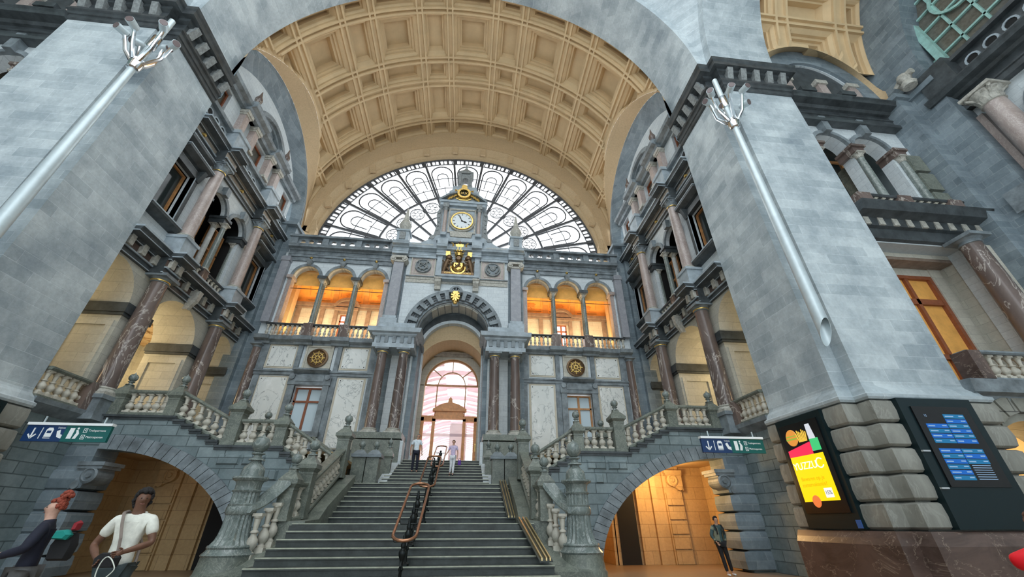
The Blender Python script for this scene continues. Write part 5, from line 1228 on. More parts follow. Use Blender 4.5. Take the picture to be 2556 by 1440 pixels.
    for nn, x, z0, z1 in P:
        post('stair_post', 'ball-topped green-grey post %s of the %s side stairs' % (nn, side_n), s * x, yb, z0, z1 + .02, .2 if x != 7.55 else .23, .155)
    sloped('balustrade', 'lowest sloping balustrade of the %s side stairs' % side_n, (s * 3.85, yb + .2, 2.95), (s * 5.6, yb, 4.0), 6, .92)
    sloped('balustrade', 'level balustrade on the lower landing of the %s side stairs' % side_n, (s * 6.0, yb, 4.08), (s * 7.33, yb, 4.08), 4, .92)
    sloped('balustrade', 'upper sloping balustrade of the %s side stairs' % side_n, (s * 7.8, yb, 4.15), (s * 9.8, yb, 5.1), 6, .92)
    sloped('balustrade', 'level balustrade on the upper landing of the %s side stairs' % side_n, (s * 10.2, yb, 5.08), (s * 11.75, yb, 5.08), 5, .92)
    sloped('balustrade', 'rear sloping balustrade of the %s side stairs, behind the front one' % side_n, (s * 3.9, 19.6, 2.95), (s * 5.6, 19.6, 4.0), 6, .92)
    sloped('balustrade', 'rear level balustrade of the %s side stairs' % side_n, (s * 5.9, 19.6, 4.08), (s * 7.5, 19.6, 4.08), 5, .92)
    post('stair_post', 'rear ball-topped post of the %s side stairs' % side_n, s * 7.8, 19.6, 4.02, 5.3, .2, .155)
    # ---- arm wall (faces the viewer)
    fa = armf(s)
    b = MB(fa); b.box(16.6, 23.2, -.6, 0, 11.4, 13.0) if False else None
    b.archwall(16.6, 23.2, 12.9, 19.0, [(18.05, .92, 17.15, 12.95), (20.15, .92, 17.15, 12.95)], -.6, 0); b.box(21.4, 23.2, -.6, 0, 5.0, 12.9); b.box(16.5, 17.0, -.6, 0, 5, 12.9)
    b.box(16.6, 23.2, -.6, 0, 11.4, 12.9); b.box(16.6, 23.2, -.6, 0, 19.0, 20.6)
    b.archwall(16.6, 23.2, 20.6, 26.6, [(19.45, 2.5, 20.61, 20.6, 3.7)], -.6, 0, 24)
    struct(b.build('wall_arm_%s' % side_n, 'white'), 'white stone gallery wall of the %s arm' % side_n, 'wall')
    b = MB(fa); b.ring(19.45, 20.6, 3.75, 4.9, 0, pi, -.3, .15, 40, .70)
    struct(b.build('trim_arm_side_arch_%s' % side_n, 'grey'), 'grey stone arch above the %s arm gallery' % side_n, 'arch')
    b = MB(fa); b.box(16.6, 23.2, -1.0, -.9, 20.6, 26); b.box(16.6, 23.2, -1.8, -1.7, 12.9, 18.6); b.box(16.6, 23.2, -1.8, -.6, 18.2, 18.6)
    struct(b.build('wall_arm_dark_%s' % side_n, 'darkwin'))
    b = MB(fa)
    for x in (17.65, 19.7, 21.6): b.box(x - .3, x + .3, -.5, .2, 20.6, 20.85); b.box(x - .34, x + .34, -.5, .2, 22.4, 22.7)
    struct(b.build('trim_arm_attic_caps', 'capl'))
    b = MB(fa)
    for x in (17.65, 19.7, 21.6): b.box(x - .24, x + .24, -.5, .12, 20.85, 22.4)
    struct(b.build('trim_arm_attic_pilasters_%s' % side_n, 'pink'), 'rosy attic pilasters between dark windows of the %s arm' % side_n, 'pilasters')
    b = MB(fa)
    for x in (16.9, 18.6, 20.5): frame4(b, x - .45, x + .45, 20.6, 23.0, .08, -.88, -.8)
    for x in (18.05, 20.15): frame4(b, x - .85, x + .85, 13.0, 18.0, .12, -1.5, -1.4); b.box(x - .07, x + .07, -1.5, -1.4, 13, 18); b.box(x - .85, x + .85, -1.5, -1.38, 16.2, 16.45)
    struct(b.build('window_arm_frames_%s' % side_n, 'wood'), 'brown wooden window frames in the %s arm gallery' % side_n, 'window')
    b = MB(fa); cornice(b, 16.6, 22.5, 19.1, 1.05, .1); b.box(16.6, 22.6, 0, .35, 20.28, 20.5)
    for x in (17.5, 19.7): b.box(x - .4, x + .4, 0, .9, 20.3, 20.6)
    struct(b.build('trim_arm_cornice_%s' % side_n, 'dark'), 'dark cornice above the twin arches of the %s arm' % side_n, 'cornice')
    b = MB(fa); b.box(16.7, 22.4, 0, .14, 19.4, 19.75); struct(b.build('trim_arm_frieze', 'pink'))
    b = MB(fa)
    for c in (18.05, 20.15): b.ring(c, 17.15, .92, 1.12, 0, pi, 0, .15, 20); b.box(c - .17, c + .17, 0, .35, 18.05, 19.1)
    struct(b.build('trim_arm_arch_bands_%s' % side_n, 'mould'))
    b = MB(fa)
    for c in (17.0, 19.1, 21.35): b.box(c - .3, c + .3, -.6, .25, 16.7, 17.1); b.box(c - .38, c + .38, -.6, .34, 17.02, 17.16)
    struct(b.build('trim_arm_imposts', 'red'))
    for x, v, nn in ((19.1, .1, 'between the twin arches'), (21.35, .1, 'at the outer end of the twin arches'), (17.0, .1, 'at the inner end of the twin arches')):
        p = fa(x, v, 0); column('small_marble_column', 'slim pale grey column %s, %s arm' % (nn, side_n), p[0], p[1], 13.35, 16.72, .16, 'newel', 'capl', 'corinth')
    b = MB(fa)
    for k in range(6): b.box(21.45, 22.2, .02, .3, 13.3 + k * .6, 13.3 + k * .6 + (.42 if k % 2 else .6))
    b.box(19.25, 19.6, -1.2, -.6, 13, 16.8); struct(b.build('trim_banded_pilaster', 'green'))
    b = MB(fa); b.prof(16.6, 22.7, [(0, 11.45), (.15, 11.5), (.2, 11.95), (.35, 12.0), (.4, 12.35), (.8, 12.45), (.9, 12.75), (.95, 12.85), (0, 12.9)])
    struct(b.build('trim_arm_ledge_%s' % side_n, 'dark'), 'deep dark balcony ledge of the %s arm' % side_n, 'ledge')
    b = MB(fa)
    for k in range(9): b.box(16.9 + k * .65, 17.15 + k * .65, .2, .42, 12.0, 12.4)
    struct(b.build('trim_arm_ledge_blocks', 'capl'))
    t0 = balustrade('balustrade', 'small white balustrade under the twin arches of the %s arm' % side_n, fa, 17.0, 22.0, .5, 12.9, .58, 'wing', 14, None, (), 'dark', 'red', .06)
    for x in (17.2, 19.1, 21.5): MB(fa).box(x - .3, x + .3, .3, .72, 12.9, 13.46).build('post', 'red', t0)
    # lower gallery of the arm
    b = MB(fa); b.box(16.6, 23.2, -3.7, -3.5, 5, 11.5); b.box(16.6, 23.2, -3.5, -.6, 11.2, 11.4); b.box(21.5, 23.2, -3.5, .3, 5, 11.4); b.box(20.85, 21.5, -1.4, -1.15, 5, 11.2); b.box(16.6, 20.85, -1.4, -1.2, 10.7, 11.2); b.box(16.6, 18.0, -1.4, -1.2, 5, 10.7)
    struct(b.build('wall_arm_gallery_%s' % side_n, 'ivory'), 'ivory back wall of the %s arm gallery' % side_n, 'wall')
    struct(MB(fa).box(16.6, 21.5, -3.5, -.6, 11.05, 11.19).build('ceiling_arm_gallery_%s' % side_n, 'lwood'), 'dark ceiling of the %s arm gallery' % side_n, 'ceiling')
    t = thing('window_amber', 'warm glowing window behind the column of the %s arm gallery' % side_n, 'window', fa(19.2, -3.4, 6)); t['kind'] = 'structure'
    MB(fa).box(18.1, 20.75, -1.36, -1.34, 5.6, 10.6).build('pane', 'amber', t)
    b = MB(fa); frame4(b, 18.0, 20.85, 5.5, 10.7, .16, -1.36, -1.2); b.box(18.0, 20.85, -1.36, -1.22, 9.3, 9.55); b.box(18.0, 20.85, -1.36, -1.22, 6.9, 7.1); b.box(19.5, 19.65, -1.36, -1.22, 5.5, 10.6); b.build('window_frame', 'rwood', t)
    for x, nn in ((20.9, 'outer'),):
        p = fa(x, .55, 0); column('marble_column', 'big brown marble column of the %s arm gallery' % side_n, p[0], p[1], 6.45, 11.45, .38, 'red', 'mould', 'tuscan')
    t0 = balustrade('balustrade', 'lower balustrade of the %s arm beside the pier' % side_n, fa, 17.4, 23.0, .5, 5.45, 1.0, 'big', 15, None, (), 'mould', 'redp', w=.18)
    MB(fa).box(17.3, 17.75, .25, .8, 5.45, 6.4).build('post', 'redp', t0)
    b = MB(fa); b.prof(16.6, 23.2, [(-.1, 4.7), (.5, 4.75), (.6, 4.95), (.85, 5.0), (.9, 5.4), (-.1, 5.46)])
    struct(b.build('trim_arm_lower_ledge_%s' % side_n, 'mould'), 'grey ledge under the lower balustrade of the %s arm' % side_n, 'ledge')
    b = MB(fa); b.archwall(16.6, 23.2, 0, 4.75, [(18.4, 1.75, 2.7, 0, 1.55)], -.7, .45, 20)
    struct(b.build('wall_arm_base_%s' % side_n, 'warm'), 'rustic stone base of the %s arm with an arched shop opening' % side_n, 'wall')
    b = MB(fa); 
    for k in range(11): 
        a0, a1 = pi * k / 11 + .02, pi * (k + 1) / 11 - .02
        b.ring(18.4, 2.7, 1.78, 2.3, a0, a1, .4, .58, 2)
    struct(b.build('trim_shop_arch_%s' % side_n, 'warm'))
    b = MB(fa); b.box(16.7, 23.0, -4.2, -4.0, 0, 4.7); b.box(16.7, 23, -4, -.7, 4.3, 4.5); b.box(20.4, 20.6, -4, -.7, 0, 4.3)
    struct(b.build('wall_shop_%s' % side_n, 'cream'), 'warm lit interior wall of the shop behind the %s arch' % side_n, 'wall')
    # corner of the arm
    b = MB(lambda u, v, z: (s * u, v, z)); b.box(22.3, 23.6, 10.3, 11.3, 0, 20.6); b.box(23.1, 24.0, 9.2, 10.4, 0, 20.3); b.box(22.15, 23.5, 10.15, 11.3, 20.3, 20.6); b.box(22.95, 24.0, 9.05, 10.4, 20.2, 20.5)
    struct(b.build('wall_arm_corner_%s' % side_n, 'grey'), 'grey ashlar corner pier at the end of the %s arm' % side_n, 'wall')
    b = MB(lambda u, v, z: (s * v, u, z)); b.ring(-2.05, 21.0, 11.2, 13.6, 0, pi * .5, 23.15, 24.2, 30)
    struct(b.build('trim_arm_end_arch_%s' % side_n, 'grey'), 'grey end arch of the %s arm vault' % side_n, 'arch')
    # end wall of the arm
    fe = side(s, 23.9)
    b = MB(fe); b.archwall(-2, 10.3, 0, 18.2, [(6.5, 1.2, 16.2, 13.0), (3.2, 1.2, 16.2, 13.0)], -.8, 0); struct(b.build('wall_arm_end_%s' % side_n, 'white'), 'white end wall of the %s arm' % side_n, 'wall')
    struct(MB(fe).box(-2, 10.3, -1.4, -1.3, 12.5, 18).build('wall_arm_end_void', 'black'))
    b = MB(fe); cornice(b, -2, 9.9, 18.1, 1.15, .2); b.box(-2, 9.9, 0, .25, 19.4, 20.7); b.box(-2, 9.9, 0, .55, 20.6, 20.8); b.box(8.4, 9.7, 0, .9, 19.4, 20.9)
    struct(b.build('trim_arm_end_cornice_%s' % side_n, 'dark'), 'dark parapet and cornice on the end wall of the %s arm' % side_n, 'cornice')
    b = MB(fe)
    for k in range(9): b.hlathe(7.9 - k * .75, 20.05, [(.22, .25), (.22, .3)], 12)
    struct(b.build('trim_end_parapet_holes', 'black'))
    b = MB(fe)
    for k in range(9): b.ring(7.9 - k * .75, 20.05, .22, .3, 0, 2 * pi, .25, .34, 12)
    struct(b.build('trim_end_parapet_rings', 'lmould'))
    b = MB(fe); 
    for c in (6.5, 3.2): b.ring(c, 16.2, 1.2, 1.5, 0, pi, 0, .15, 20); b.box(c - .25, c + .25, 0, .4, 17.4, 18.1)
    struct(b.build('trim_arm_end_arches', 'mould'))
    b = MB(fe); b.box(8.95, 9.75, 0, .25, 13.4, 17.5); struct(b.build('trim_end_pilaster', 'pink'))
    b = MB(fe); b.box(7.4, 9.9, 0, 1.0, 12.3, 13.3); b.box(-2, 10, 0, .7, 11.8, 12.4); struct(b.build('trim_end_pedestal', 'mould'))
    p = fe(8.35, .55, 0); column('marble_column', 'big rosy marble column on the end wall of the %s arm' % side_n, p[0], p[1], 13.3, 18.1, .42, 'pink', 'capl', 'corinth')
    t = thing('window_arm', 'tall window grid with pale teal bars above the end wall of the %s arm' % side_n, 'window', fe(0, -.1, 20.5)); t['kind'] = 'structure'
    MB(fe).box(-9, 11.0, -.4, -.3, 20.3, 36).build('pane', 'brownwin', t)
    b = MB(fe)
    for k in range(10): b.box(9.6 - k * .95, 9.7 - k * .95, -.3, -.18, 20.3, 33)
    for k in range(12): b.box(-8, 9.8, -.3, -.18, 20.9 + k * .95, 21.0 + k * .95)
    b.build('thin_bars', 'teal', t)
    b = MB(fe)
    for k in range(4): b.box(8.6 - k * 3.0, 8.9 - k * 3.0, -.25, .05, 20.3, 33)
    b.ring(3.5, 24, 4.4, 4.6, radians(20), radians(160), -.2, -.05, 20); b.ring(6.8, 24.4, 1.0, 1.12, 0, 2 * pi, -.2, -.08, 20)
    b.build('main_bars', 'teal', t)
    t = thing('carved_finial', 'carved stone figure on the parapet corner of the %s arm' % side_n, 'finial', fe(9.6, .5, 20.9))
    p = (s * 22.7, 9.75, 0); b = MB(); b.lathe(p[0], p[1], [(.3, 20.6), (.35, 20.8), (.2, 21.0), (.32, 21.2), (.25, 21.45), (.05, 21.6)], 10); b.tube([(p[0], p[1] - .45, 21.3), (p[0], p[1], 21.35), (p[0], p[1] + .45, 21.1)], .16, 8); b.build('figure', 'capl', t, True)

# red-lit shop sign (round lamp) on the right
t = thing('shop_lamp', 'round glowing lamp disc inside the arched shop opening on the right', 'lamp', (17.35, 11.5, 3.8))
b = MB(); b.tube([(17.35, 11.1, 3.75), (17.35, 11.6, 3.75)], .36, 20); b.build('housing', 'copper', t)
b = MB(); b.tube([(17.35, 11.05, 3.75), (17.35, 11.1, 3.75)], .3, 20); b.build('lamp_disc', emis('shop_lamp_glow', (1, .86, .8), 1.4), t)
t = thing('shop_counter_light', 'bright yellow lit panel inside the arched shop opening', 'light panel', (17.4, 12.6, 2.2))
b = MB(); b.box(16.9, 18.6, 12.55, 12.6, 1.6, 3.2); b.build('lit_panel', emis('shop_panel_glow', (1, .62, .2), 1.5), t)
b = MB(); frame4(b, 16.85, 18.65, 1.55, 3.25, .06, 12.5, 12.62); b.build('panel_frame', 'rwood', t)

# ---- centre handrail: bronze loops on black iron posts
def loop(yz0, yz1, w, r, b):
    (y0, z0), (y1, z1) = yz0, yz1; d = Vector((0, y1 - y0, z1 - z0)).normalized(); q = w
    pts = []
    for s in (1,):
        pts += [Vector((-w, y0, z0)) + d * w, Vector((-w, y1, z1)) - d * w]
        for k in range(1, 8): a = pi - pi * k / 8; pts.append(Vector((w * cos(a), y1, z1)) - d * w + d * w * sin(a))
        pts += [Vector((w, y1, z1)) - d * w, Vector((w, y0, z0)) + d * w]
        for k in range(1, 9): a = -pi * k / 8; pts.append(Vector((w * cos(a), y0, z0)) + d * w + d * w * sin(a))
    b.tube([tuple(p) for p in pts], r, 10, False)
for nn, (a, c), zs, posts, w in (('lower', ((10.4, 1.22), (13.15, 2.56)), None, (10.6, 11.3, 12.0, 12.7), .26), ('middle', ((15.0, 2.6), (17.9, 3.95)), None, (15.3, 16.1, 16.9, 17.7), .26), ('top', ((19.2, 3.7), (22.4, 5.05)), None, (19.6, 20.6, 21.6), .26)):
    t = thing('stair_handrail', '%s copper loop handrail on black iron posts in the middle of the stairs' % nn, 'handrail', (0, a[0], a[1] - .9))
    b = MB(); loop(a, c, w, .035, b); b.build('copper_rail', 'copper', t, True)
    for py in posts:
        z = a[1] + (c[1] - a[1]) * (py - a[0]) / (c[0] - a[0])
        zt = max([zz for (yy, zz, hw) in steps if yy <= py] or [0])
        b = MB(); b.lathe(0, py, [(.09, zt), (.09, zt + .05), (.035, zt + .08), (.035, zt + .3), (.06, zt + .34), (.03, zt + .4), (.045, zt + .5), (.085, zt + .6), (.085, zt + .66), (.04, zt + .72), (.06, zt + .78), (.03, z - .1), (.03, z)], 12)
        b.tube([(-w, py, z - .02), (-w * .8, py, z - .12), (w * .8, py, z - .12), (w, py, z - .02)], .018, 6)
        b.tube([(0, py - .05, zt + .3), (0, py - .12, zt + .4), (0, py - .02, zt + .5)], .02, 6)
        b.build('iron_post', 'iron', t, True)
# metal luggage rails on the right edge
t = thing('luggage_ramp', 'polished brass luggage ramp along the right edge of the stairs', 'ramp', (3.2, 12.5, .8))
for nm_, pa, pb in (('ramp_channel', (3.28, 11.1, .8), (2.98, 13.0, 1.66)), ('ramp_channel', (2.92, 15.3, 1.72), (2.82, 17.9, 3.04))):
    b = MB(); A, B_ = Vector(pa), Vector(pb)
    for o, hh in ((-.12, .05), (-.01, .05), (.08, .05)):
        b.loft([[tuple(P + Vector((o + a_, 0, z_))) for a_, z_ in ((0, -.02), (.035, -.02), (.035, hh), (0, hh))] for P in (A, B_)])
    b.build(nm_, 'brass', t)
    b = MB(); b.loft([[tuple(P + Vector((a_, 0, z_))) for a_, z_ in ((-.16, -.04), (.16, -.04), (.16, -.012), (-.16, -.012))] for P in (A, B_)]); b.build('ramp_bed', 'stair', t)
# reflected glint on the column plinth edges as a shape, left unbuilt
b = MB(); b.poly([(2.0, 2.95), (2.38, 2.95), (2.3, 4.7), (2.12, 5.5), (1.98, 4.4)], 21.9, 21.95)

# ================================================================== LAMP POLES ON THE PIERS
for s, side_n in SIDES:
    x, y = s * 12.5, 10.42
    t = thing('lamp_pole', 'long pale metal tube with a spotlight cluster in the notch of the %s pier' % side_n, 'lamp', (x, y, 6.4))
    n = 20; b = MB(); rings = []
    ring = lambda r, z: [(x + r * cos(2 * pi * k / n), y + r * sin(2 * pi * k / n), z) for k in range(n)]
    low = [(x + .2 * cos(2 * pi * k / n), y + .2 * sin(2 * pi * k / n), 6.8 - .42 * sin(2 * pi * k / n)) for k in range(n)]
    b.loft([low, ring(.2, 7.3), ring(.19, 10), ring(.16, 14), ring(.125, 16.7), ring(.115, 20.4)], True, False)
    inner = [(x + .185 * cos(2 * pi * k / n), y + .185 * sin(2 * pi * k / n), 6.8 - .42 * sin(2 * pi * k / n)) for k in range(n)]
    b.loft([low, inner, ring(.18, 7.8)], True, False); b.build('tube', 'steel', t, True)
    b = MB(); b.lathe(x, y, [(.12, 16.75), (.2, 16.8), (.23, 17.0), (.23, 17.3), (.14, 17.4)], 20); b.build('collar', 'chrome', t, True)
    b = MB(); b.lathe(x, y, [(.14, 18.2), (.16, 18.25), (.16, 19.0), (.12, 19.05)], 18); b.build('sleeve', 'chrome', t, True)
    b = MB()
    for z in (9, 13, 19.8): b.tube([(x, y, z), (s * 12.75, 10.75, z)], .035, 6)
    b.build('wall_clip', 'iron', t)
    for k in range(6):
        a = 2 * pi * k / 6 + .3; ca, sa = cos(a), sin(a) ; zt = 18.3 + .35 * ((k * 3) % 4) / 3
        P0 = (x + ca * .2, y + sa * .2, 17.2); P1 = (x + ca * .6 - s * .1, y + sa * .4 - .1, 17.6); P2 = (x + ca * .82 - s * .12, y + sa * .45 - .25, zt - .2); H = Vector((x + ca * .86 - s * .12, y + sa * .5 - .3, zt))
        sp = MB(); sp.tube([P0, P1, P2, tuple(H)], [.085, .07, .06, .07], 8); o = sp.build('lamp_arm', 'chrome', t, True)
        d = Vector((ca * .45 - s * .25, sa * .45 - .55, -.15)).normalized()
        hd = MB(); A = H - d * .12; B_ = H + d * .32; hd.tube([tuple(A), tuple(A + d * .06), tuple(B_)], [.09, .15, .155], 14); hb = hd.build('lamp_head', 'steel', t, True)
        ld = MB(); ld.tube([tuple(B_ + d * .002), tuple(B_ + d * .02)], .135, 14); ld.build('lens', 'lamp', hb)

# ================================================================== SIGNS
blue, teal_ = flat('sign_blue', (.004, .035, .13), .4), flat('sign_teal', (.0, .11, .10), .4)
wht = flat('sign_white', (.92, .95, .95), .4)
M['swhite'] = wht
for s, side_n, x0 in ((1, 'right', 9.02), (-1, 'left', -11.2)):
    L = 2.2; y = 13.2; z0, z1 = 3.54, 3.98
    t = thing('direction_sign', 'blue and teal hanging direction sign with white pictograms over the %s passage' % side_n, 'sign', (x0 + L / 2, y, z0))
    fs = lambda u, v, z, x0=x0: (x0 + u, 13.2 - v, z)
    MB(fs).box(0, L * .46, 0, .08, z0, z1).build('blue_panel', blue, t)
    MB(fs).box(L * .46, L, 0, .08, z0, z1).build('teal_panel', teal_, t)
    MB(fs).box(-.01, L + .01, -.04, .12, z1, z1 + .07).build('top_cap', wht, t)
    b = MB(fs)
    for u in (.3, L - .3): b.box(u, u + .03, .02, .05, z1 + .05, z1 + .25)
    b.build('bracket_arm', 'steel', t)
    zc = (z0 + z1) / 2
    b = MB(fs); b.bar([(.22, zc + .14), (.22, zc - .12)], .035, .08, .09); b.bar([(.12, zc - .03), (.22, zc - .14), (.32, zc - .03)], .035, .08, .09); b.build('down_arrow', wht, t)
    b = MB(fs); b.bar([(.43, zc + .15), (.43, zc - .15)], .018, .08, .09); b.build('divider', wht, t)
    b = MB(fs); b.poly([(.54, zc - .1), (.54, zc + .1), (.58, zc + .15), (.68, zc + .15), (.72, zc + .1), (.72, zc - .1)], .08, .088); b.bar([(.54, zc - .13), (.72, zc - .13)], .02, .08, .088); b.build('train_pictogram', wht, t)
    MB(fs).box(.575, .685, .088, .092, zc + .0, zc + .07).build('train_window', blue, t)
    b = MB(fs); b.poly([(.82, zc + .06), (.88, zc - .1), (1.0, zc - .14), (1.0, zc - .04), (.94, zc - .02), (.9, zc + .1)], .08, .088); b.build('escalator_pictogram', wht, t)
    text('Tickets', .07, fs(.9, .085, zc + .15), (pi / 2, 0, 0), wht, t, 'word', .002)
    b = MB(fs); b.box(1.14, 1.26, .08, .088, zc - .14, zc + .15); b.poly([(1.3, zc - .14), (1.34, zc + .02), (1.31, zc + .1), (1.36, zc + .1), (1.42, zc + .0), (1.38, zc - .14)], .08, .088); b.hlathe(1.345, zc + .14, [(.03, .08), (.03, .088)], 10); b.build('lift_pictogram', wht, t)
    b = MB(fs)
    for z in (zc + .09, zc - .09): frame4(b, 1.5, 1.6, z - .06, z + .06, .012, .08, .088)
    b.build('number_boxes', wht, t)
    for d, z, w in (('4', zc + .09, 'Treinperrons'), ('6', zc - .09, 'Metrosporen')):
        text(d, .09, fs(1.55, .085, z), (pi / 2, 0, 0), wht, t, 'digit', .002); text(w, .085, fs(1.86, .085, z), (pi / 2, 0, 0), wht, t, 'word', .002)

# ================================================================== SCREENS ON THE RIGHT PIER (and their plain twins on the left pier)
bt = flat('dark_teal_metal', (.006, .02, .024), .35, .3)
bk = flat('screen_black', (.006, .006, .007), .25)
def fx(u, v, z): return (12.28 - v, u, z)     # inner face of right pier, u = y
def fx2(u, v, z): return (u, 10.28 - v, z)
t = thing('advertising_screen', 'tall black advertising screen showing a burger above a yellow slogan on the right pier', 'screen', fx(12.5, .0, 1.4))
MB(fx).box(11.5, 13.5, -.3, .1, 1.4, 4.62).build('casing', bt, t)
MB(fx).box(11.68, 13.35, .1, .14, 1.8, 4.42).build('screen_glass', bk, t)
u0, u1 = 11.86, 13.24
b = MB(fx); b.box(u0, u1, .14, .15, 2.12, 3.42); b.build('yellow_area', emis('screen_yellow', (1, .68, 0), .95), t)
b = MB(fx); b.poly([(u0 + .36, 3.42), (u1, 3.42), (u1, 3.62), (u0 + .36, 3.78)], .145, .155); b.build('red_band', emis('screen_red', (.9, .02, .09), .9), t)
b = MB(fx); b.box(u0, u0 + .34, .14, .15, 3.5, 3.85); b.build('green_area', emis('screen_green', (.05, .6, .2), .8), t)
b = MB(fx); b.poly([(u0 + .02, 3.5), (u0 + .35, 3.5), (u0 + .33, 4.3), (u0 + .15, 4.3)], .142, .148); b.build('milk_pack', emis('screen_white', (.75, .78, .85), .7), t)
b = MB(fx); b.hlathe(12.9, 4.0, [(.26, .14), (.24, .16)], 20); b.build('burger_bun', emis('screen_bun', (.75, .30, .05), .8), t)
b = MB(fx); b.box(12.66, 13.14, .16, .165, 3.93, 3.98); b.box(12.68, 13.12, .16, .165, 4.03, 4.06); b.build('burger_filling', emis('screen_filling', (.3, .45, .05), .8), t)
b = MB(fx)
for k in range(7): b.bar([(12.3 + k * .05, 3.82), (12.25 + k * .07, 4.1 + .04 * (k % 3))], .035, .15, .16)
b.build('fries', emis('screen_fries', (.95, .6, .08), .8), t)
RY = (pi / 2, 0, -pi / 2)
text('YUZZU', .3, fx(12.72, .16, 3.12), RY, emis('screen_letter_white', (1, .98, .85), 1.1), t, 'brand_word', .002)
b = MB(fx); b.ring(12.1, 3.15, .12, .15, radians(-150), radians(140), .155, .165, 14); b.build('swirl_mark', emis('screen_mark', (1, .98, .85), 1.1), t)
orr = emis('screen_letter_orange', (.85, .42, 0), .8)
text('Bewaren op je', .16, fx(12.6, .16, 2.75), RY, orr, t, 'slogan', .002); text('zomervakantie?', .16, fx(12.6, .16, 2.58), RY, orr, t, 'slogan', .002)
b = MB(fx); b.box(12.02, 12.32, .15, .155, 2.2, 2.46); b.build('price_tag', emis('screen_tag', (.85, .85, .85), .9), t)
text('15%', .15, fx(12.17, .16, 2.33), RY, flat('tag_grey', (.3, .3, .3)), t, 'price', .002)
b = MB(fx); b.hlathe(12.75, 2.12, [(.17, .15), (.15, .16)], 16); b.build('tomato_burger', emis('screen_tomato', (.85, .2, .05), .8), t)
MB(fx).box(11.5, 11.66, .1, .12, 1.42, 1.62).build('blue_sticker', flat('sticker_blue', (.03, .12, .4)), t)
t = thing('timetable_screen', 'wide dark frame with two stacked blue timetable screens on the right pier', 'screen', fx2(14.7, 0, 1.4))
MB(fx2).box(13.5, 15.9, -.3, .12, 1.4, 4.66).build('casing', bt, t)
MB(fx2).box(13.82, 15.62, .12, .16, 2.35, 4.42).build('screen_glass', bk, t)
bl, bl2, bl3 = emis('timetable_blue', (.004, .11, .45), .75), emis('timetable_teal', (.006, .15, .33), .7), emis('timetable_pale', (.25, .4, .6), .7)
for (za, zb) in ((3.42, 4.22), (2.5, 3.3)):
    rows = 6; h = (zb - za) / rows
    for r in range(rows):
        for c in (0, 1):
            if za > 3 and c == 0 and r >= 4: continue
            if za < 3 and c == 1 and r < 3: continue
            x = 14.02 + c * .68; b = MB(fx2); b.box(x, x + .66, .16, .165, za + r * h + .01, za + (r + 1) * h - .01); b.build('timetable_row', bl if (r + c) % 2 else bl2, t)
            MB(fx2).box(x + .04, x + .22 + .03 * ((r * 7) % 4), .165, .168, za + r * h + .05, za + r * h + .08).build('text_strip', bl3, t); MB(fx2).box(x + .48, x + .62, .165, .168, za + r * h + .06, za + r * h + .09).build('text_strip', bl3, t)
b = MB(fx2)
for k in range(7): b.box(14.76, 15.32, .165, .168, 2.53 + k * .055, 2.545 + k * .055)
b.build('notice_text', bl3, t)
text('12', .09, fx2(14.12, .17, 4.16), (pi / 2, 0, 0), bl3, t, 'clock_digits', .001)
b = MB(fx2)
for z in (2.3, 3.2): b.tube([(13.55, 10.16, z), (13.75, 10.1, z)], .02, 6) if False else b.box(13.5, 13.72, .12, .18, z, z + .04)
b.build('latch', 'chrome', t)
t = thing('advertising_screen', 'dark advertising screen casing on the left pier, partly outside the picture', 'screen', (-12.2, 12.5, 1.4))
fl_ = lambda u, v, z: (-12.28 + v, u, z)
MB(fl_).box(11.5, 13.2, -.3, .1, 1.4, 4.62).build('casing', bt, t)
MB(fl_).box(11.65, 13.05, .1, .14, 1.7, 4.45).build('screen_glass', bk, t)
# ================================================================== PEOPLE
def skin_mesh(V, Ed, root, sub=2):
    """grow one continuous surface over a skeleton; V name -> (x,y,z,r) or (x,y,z,rx,ry)"""
    names = list(V); me = bpy.data.meshes.new('skeleton')
    me.from_pydata([V[n][:3] for n in names], [(names.index(a), names.index(b)) for a, b in Ed], [])
    o = bpy.data.objects.new('skeleton', me); COL.objects.link(o)
    o.modifiers.new('Skin', 'SKIN')
    if not me.skin_vertices:
        bm = bmesh.new(); bm.from_mesh(me); bm.verts.layers.skin.verify(); bm.to_mesh(me); bm.free()
    for i, n in enumerate(names):
        r = V[n][3:]; me.skin_vertices[0].data[i].radius = (r[0], r[-1]); me.skin_vertices[0].data[i].use_root = (n == root)
    o.modifiers['Skin'].use_smooth_shade = True; o.modifiers['Skin'].branch_smoothing = .5
    s = o.modifiers.new('Sub', 'SUBSURF'); s.levels = sub; s.render_levels = sub
    dg = bpy.context.evaluated_depsgraph_get(); out = bpy.data.meshes.new_from_object(o.evaluated_get(dg))
    bpy.data.objects.remove(o); bpy.data.meshes.remove(me); return out
def fin(me, name, mat, parent):
    me.name = name; me.materials.clear(); me.materials.append(mat); 
    try: me.shade_smooth()
    except Exception: pass
    o = bpy.data.objects.new(name, me); COL.objects.link(o); o.parent = parent; return o
def lerp(a, b, t): return tuple(a[i] + (b[i] - a[i]) * t for i in range(3))

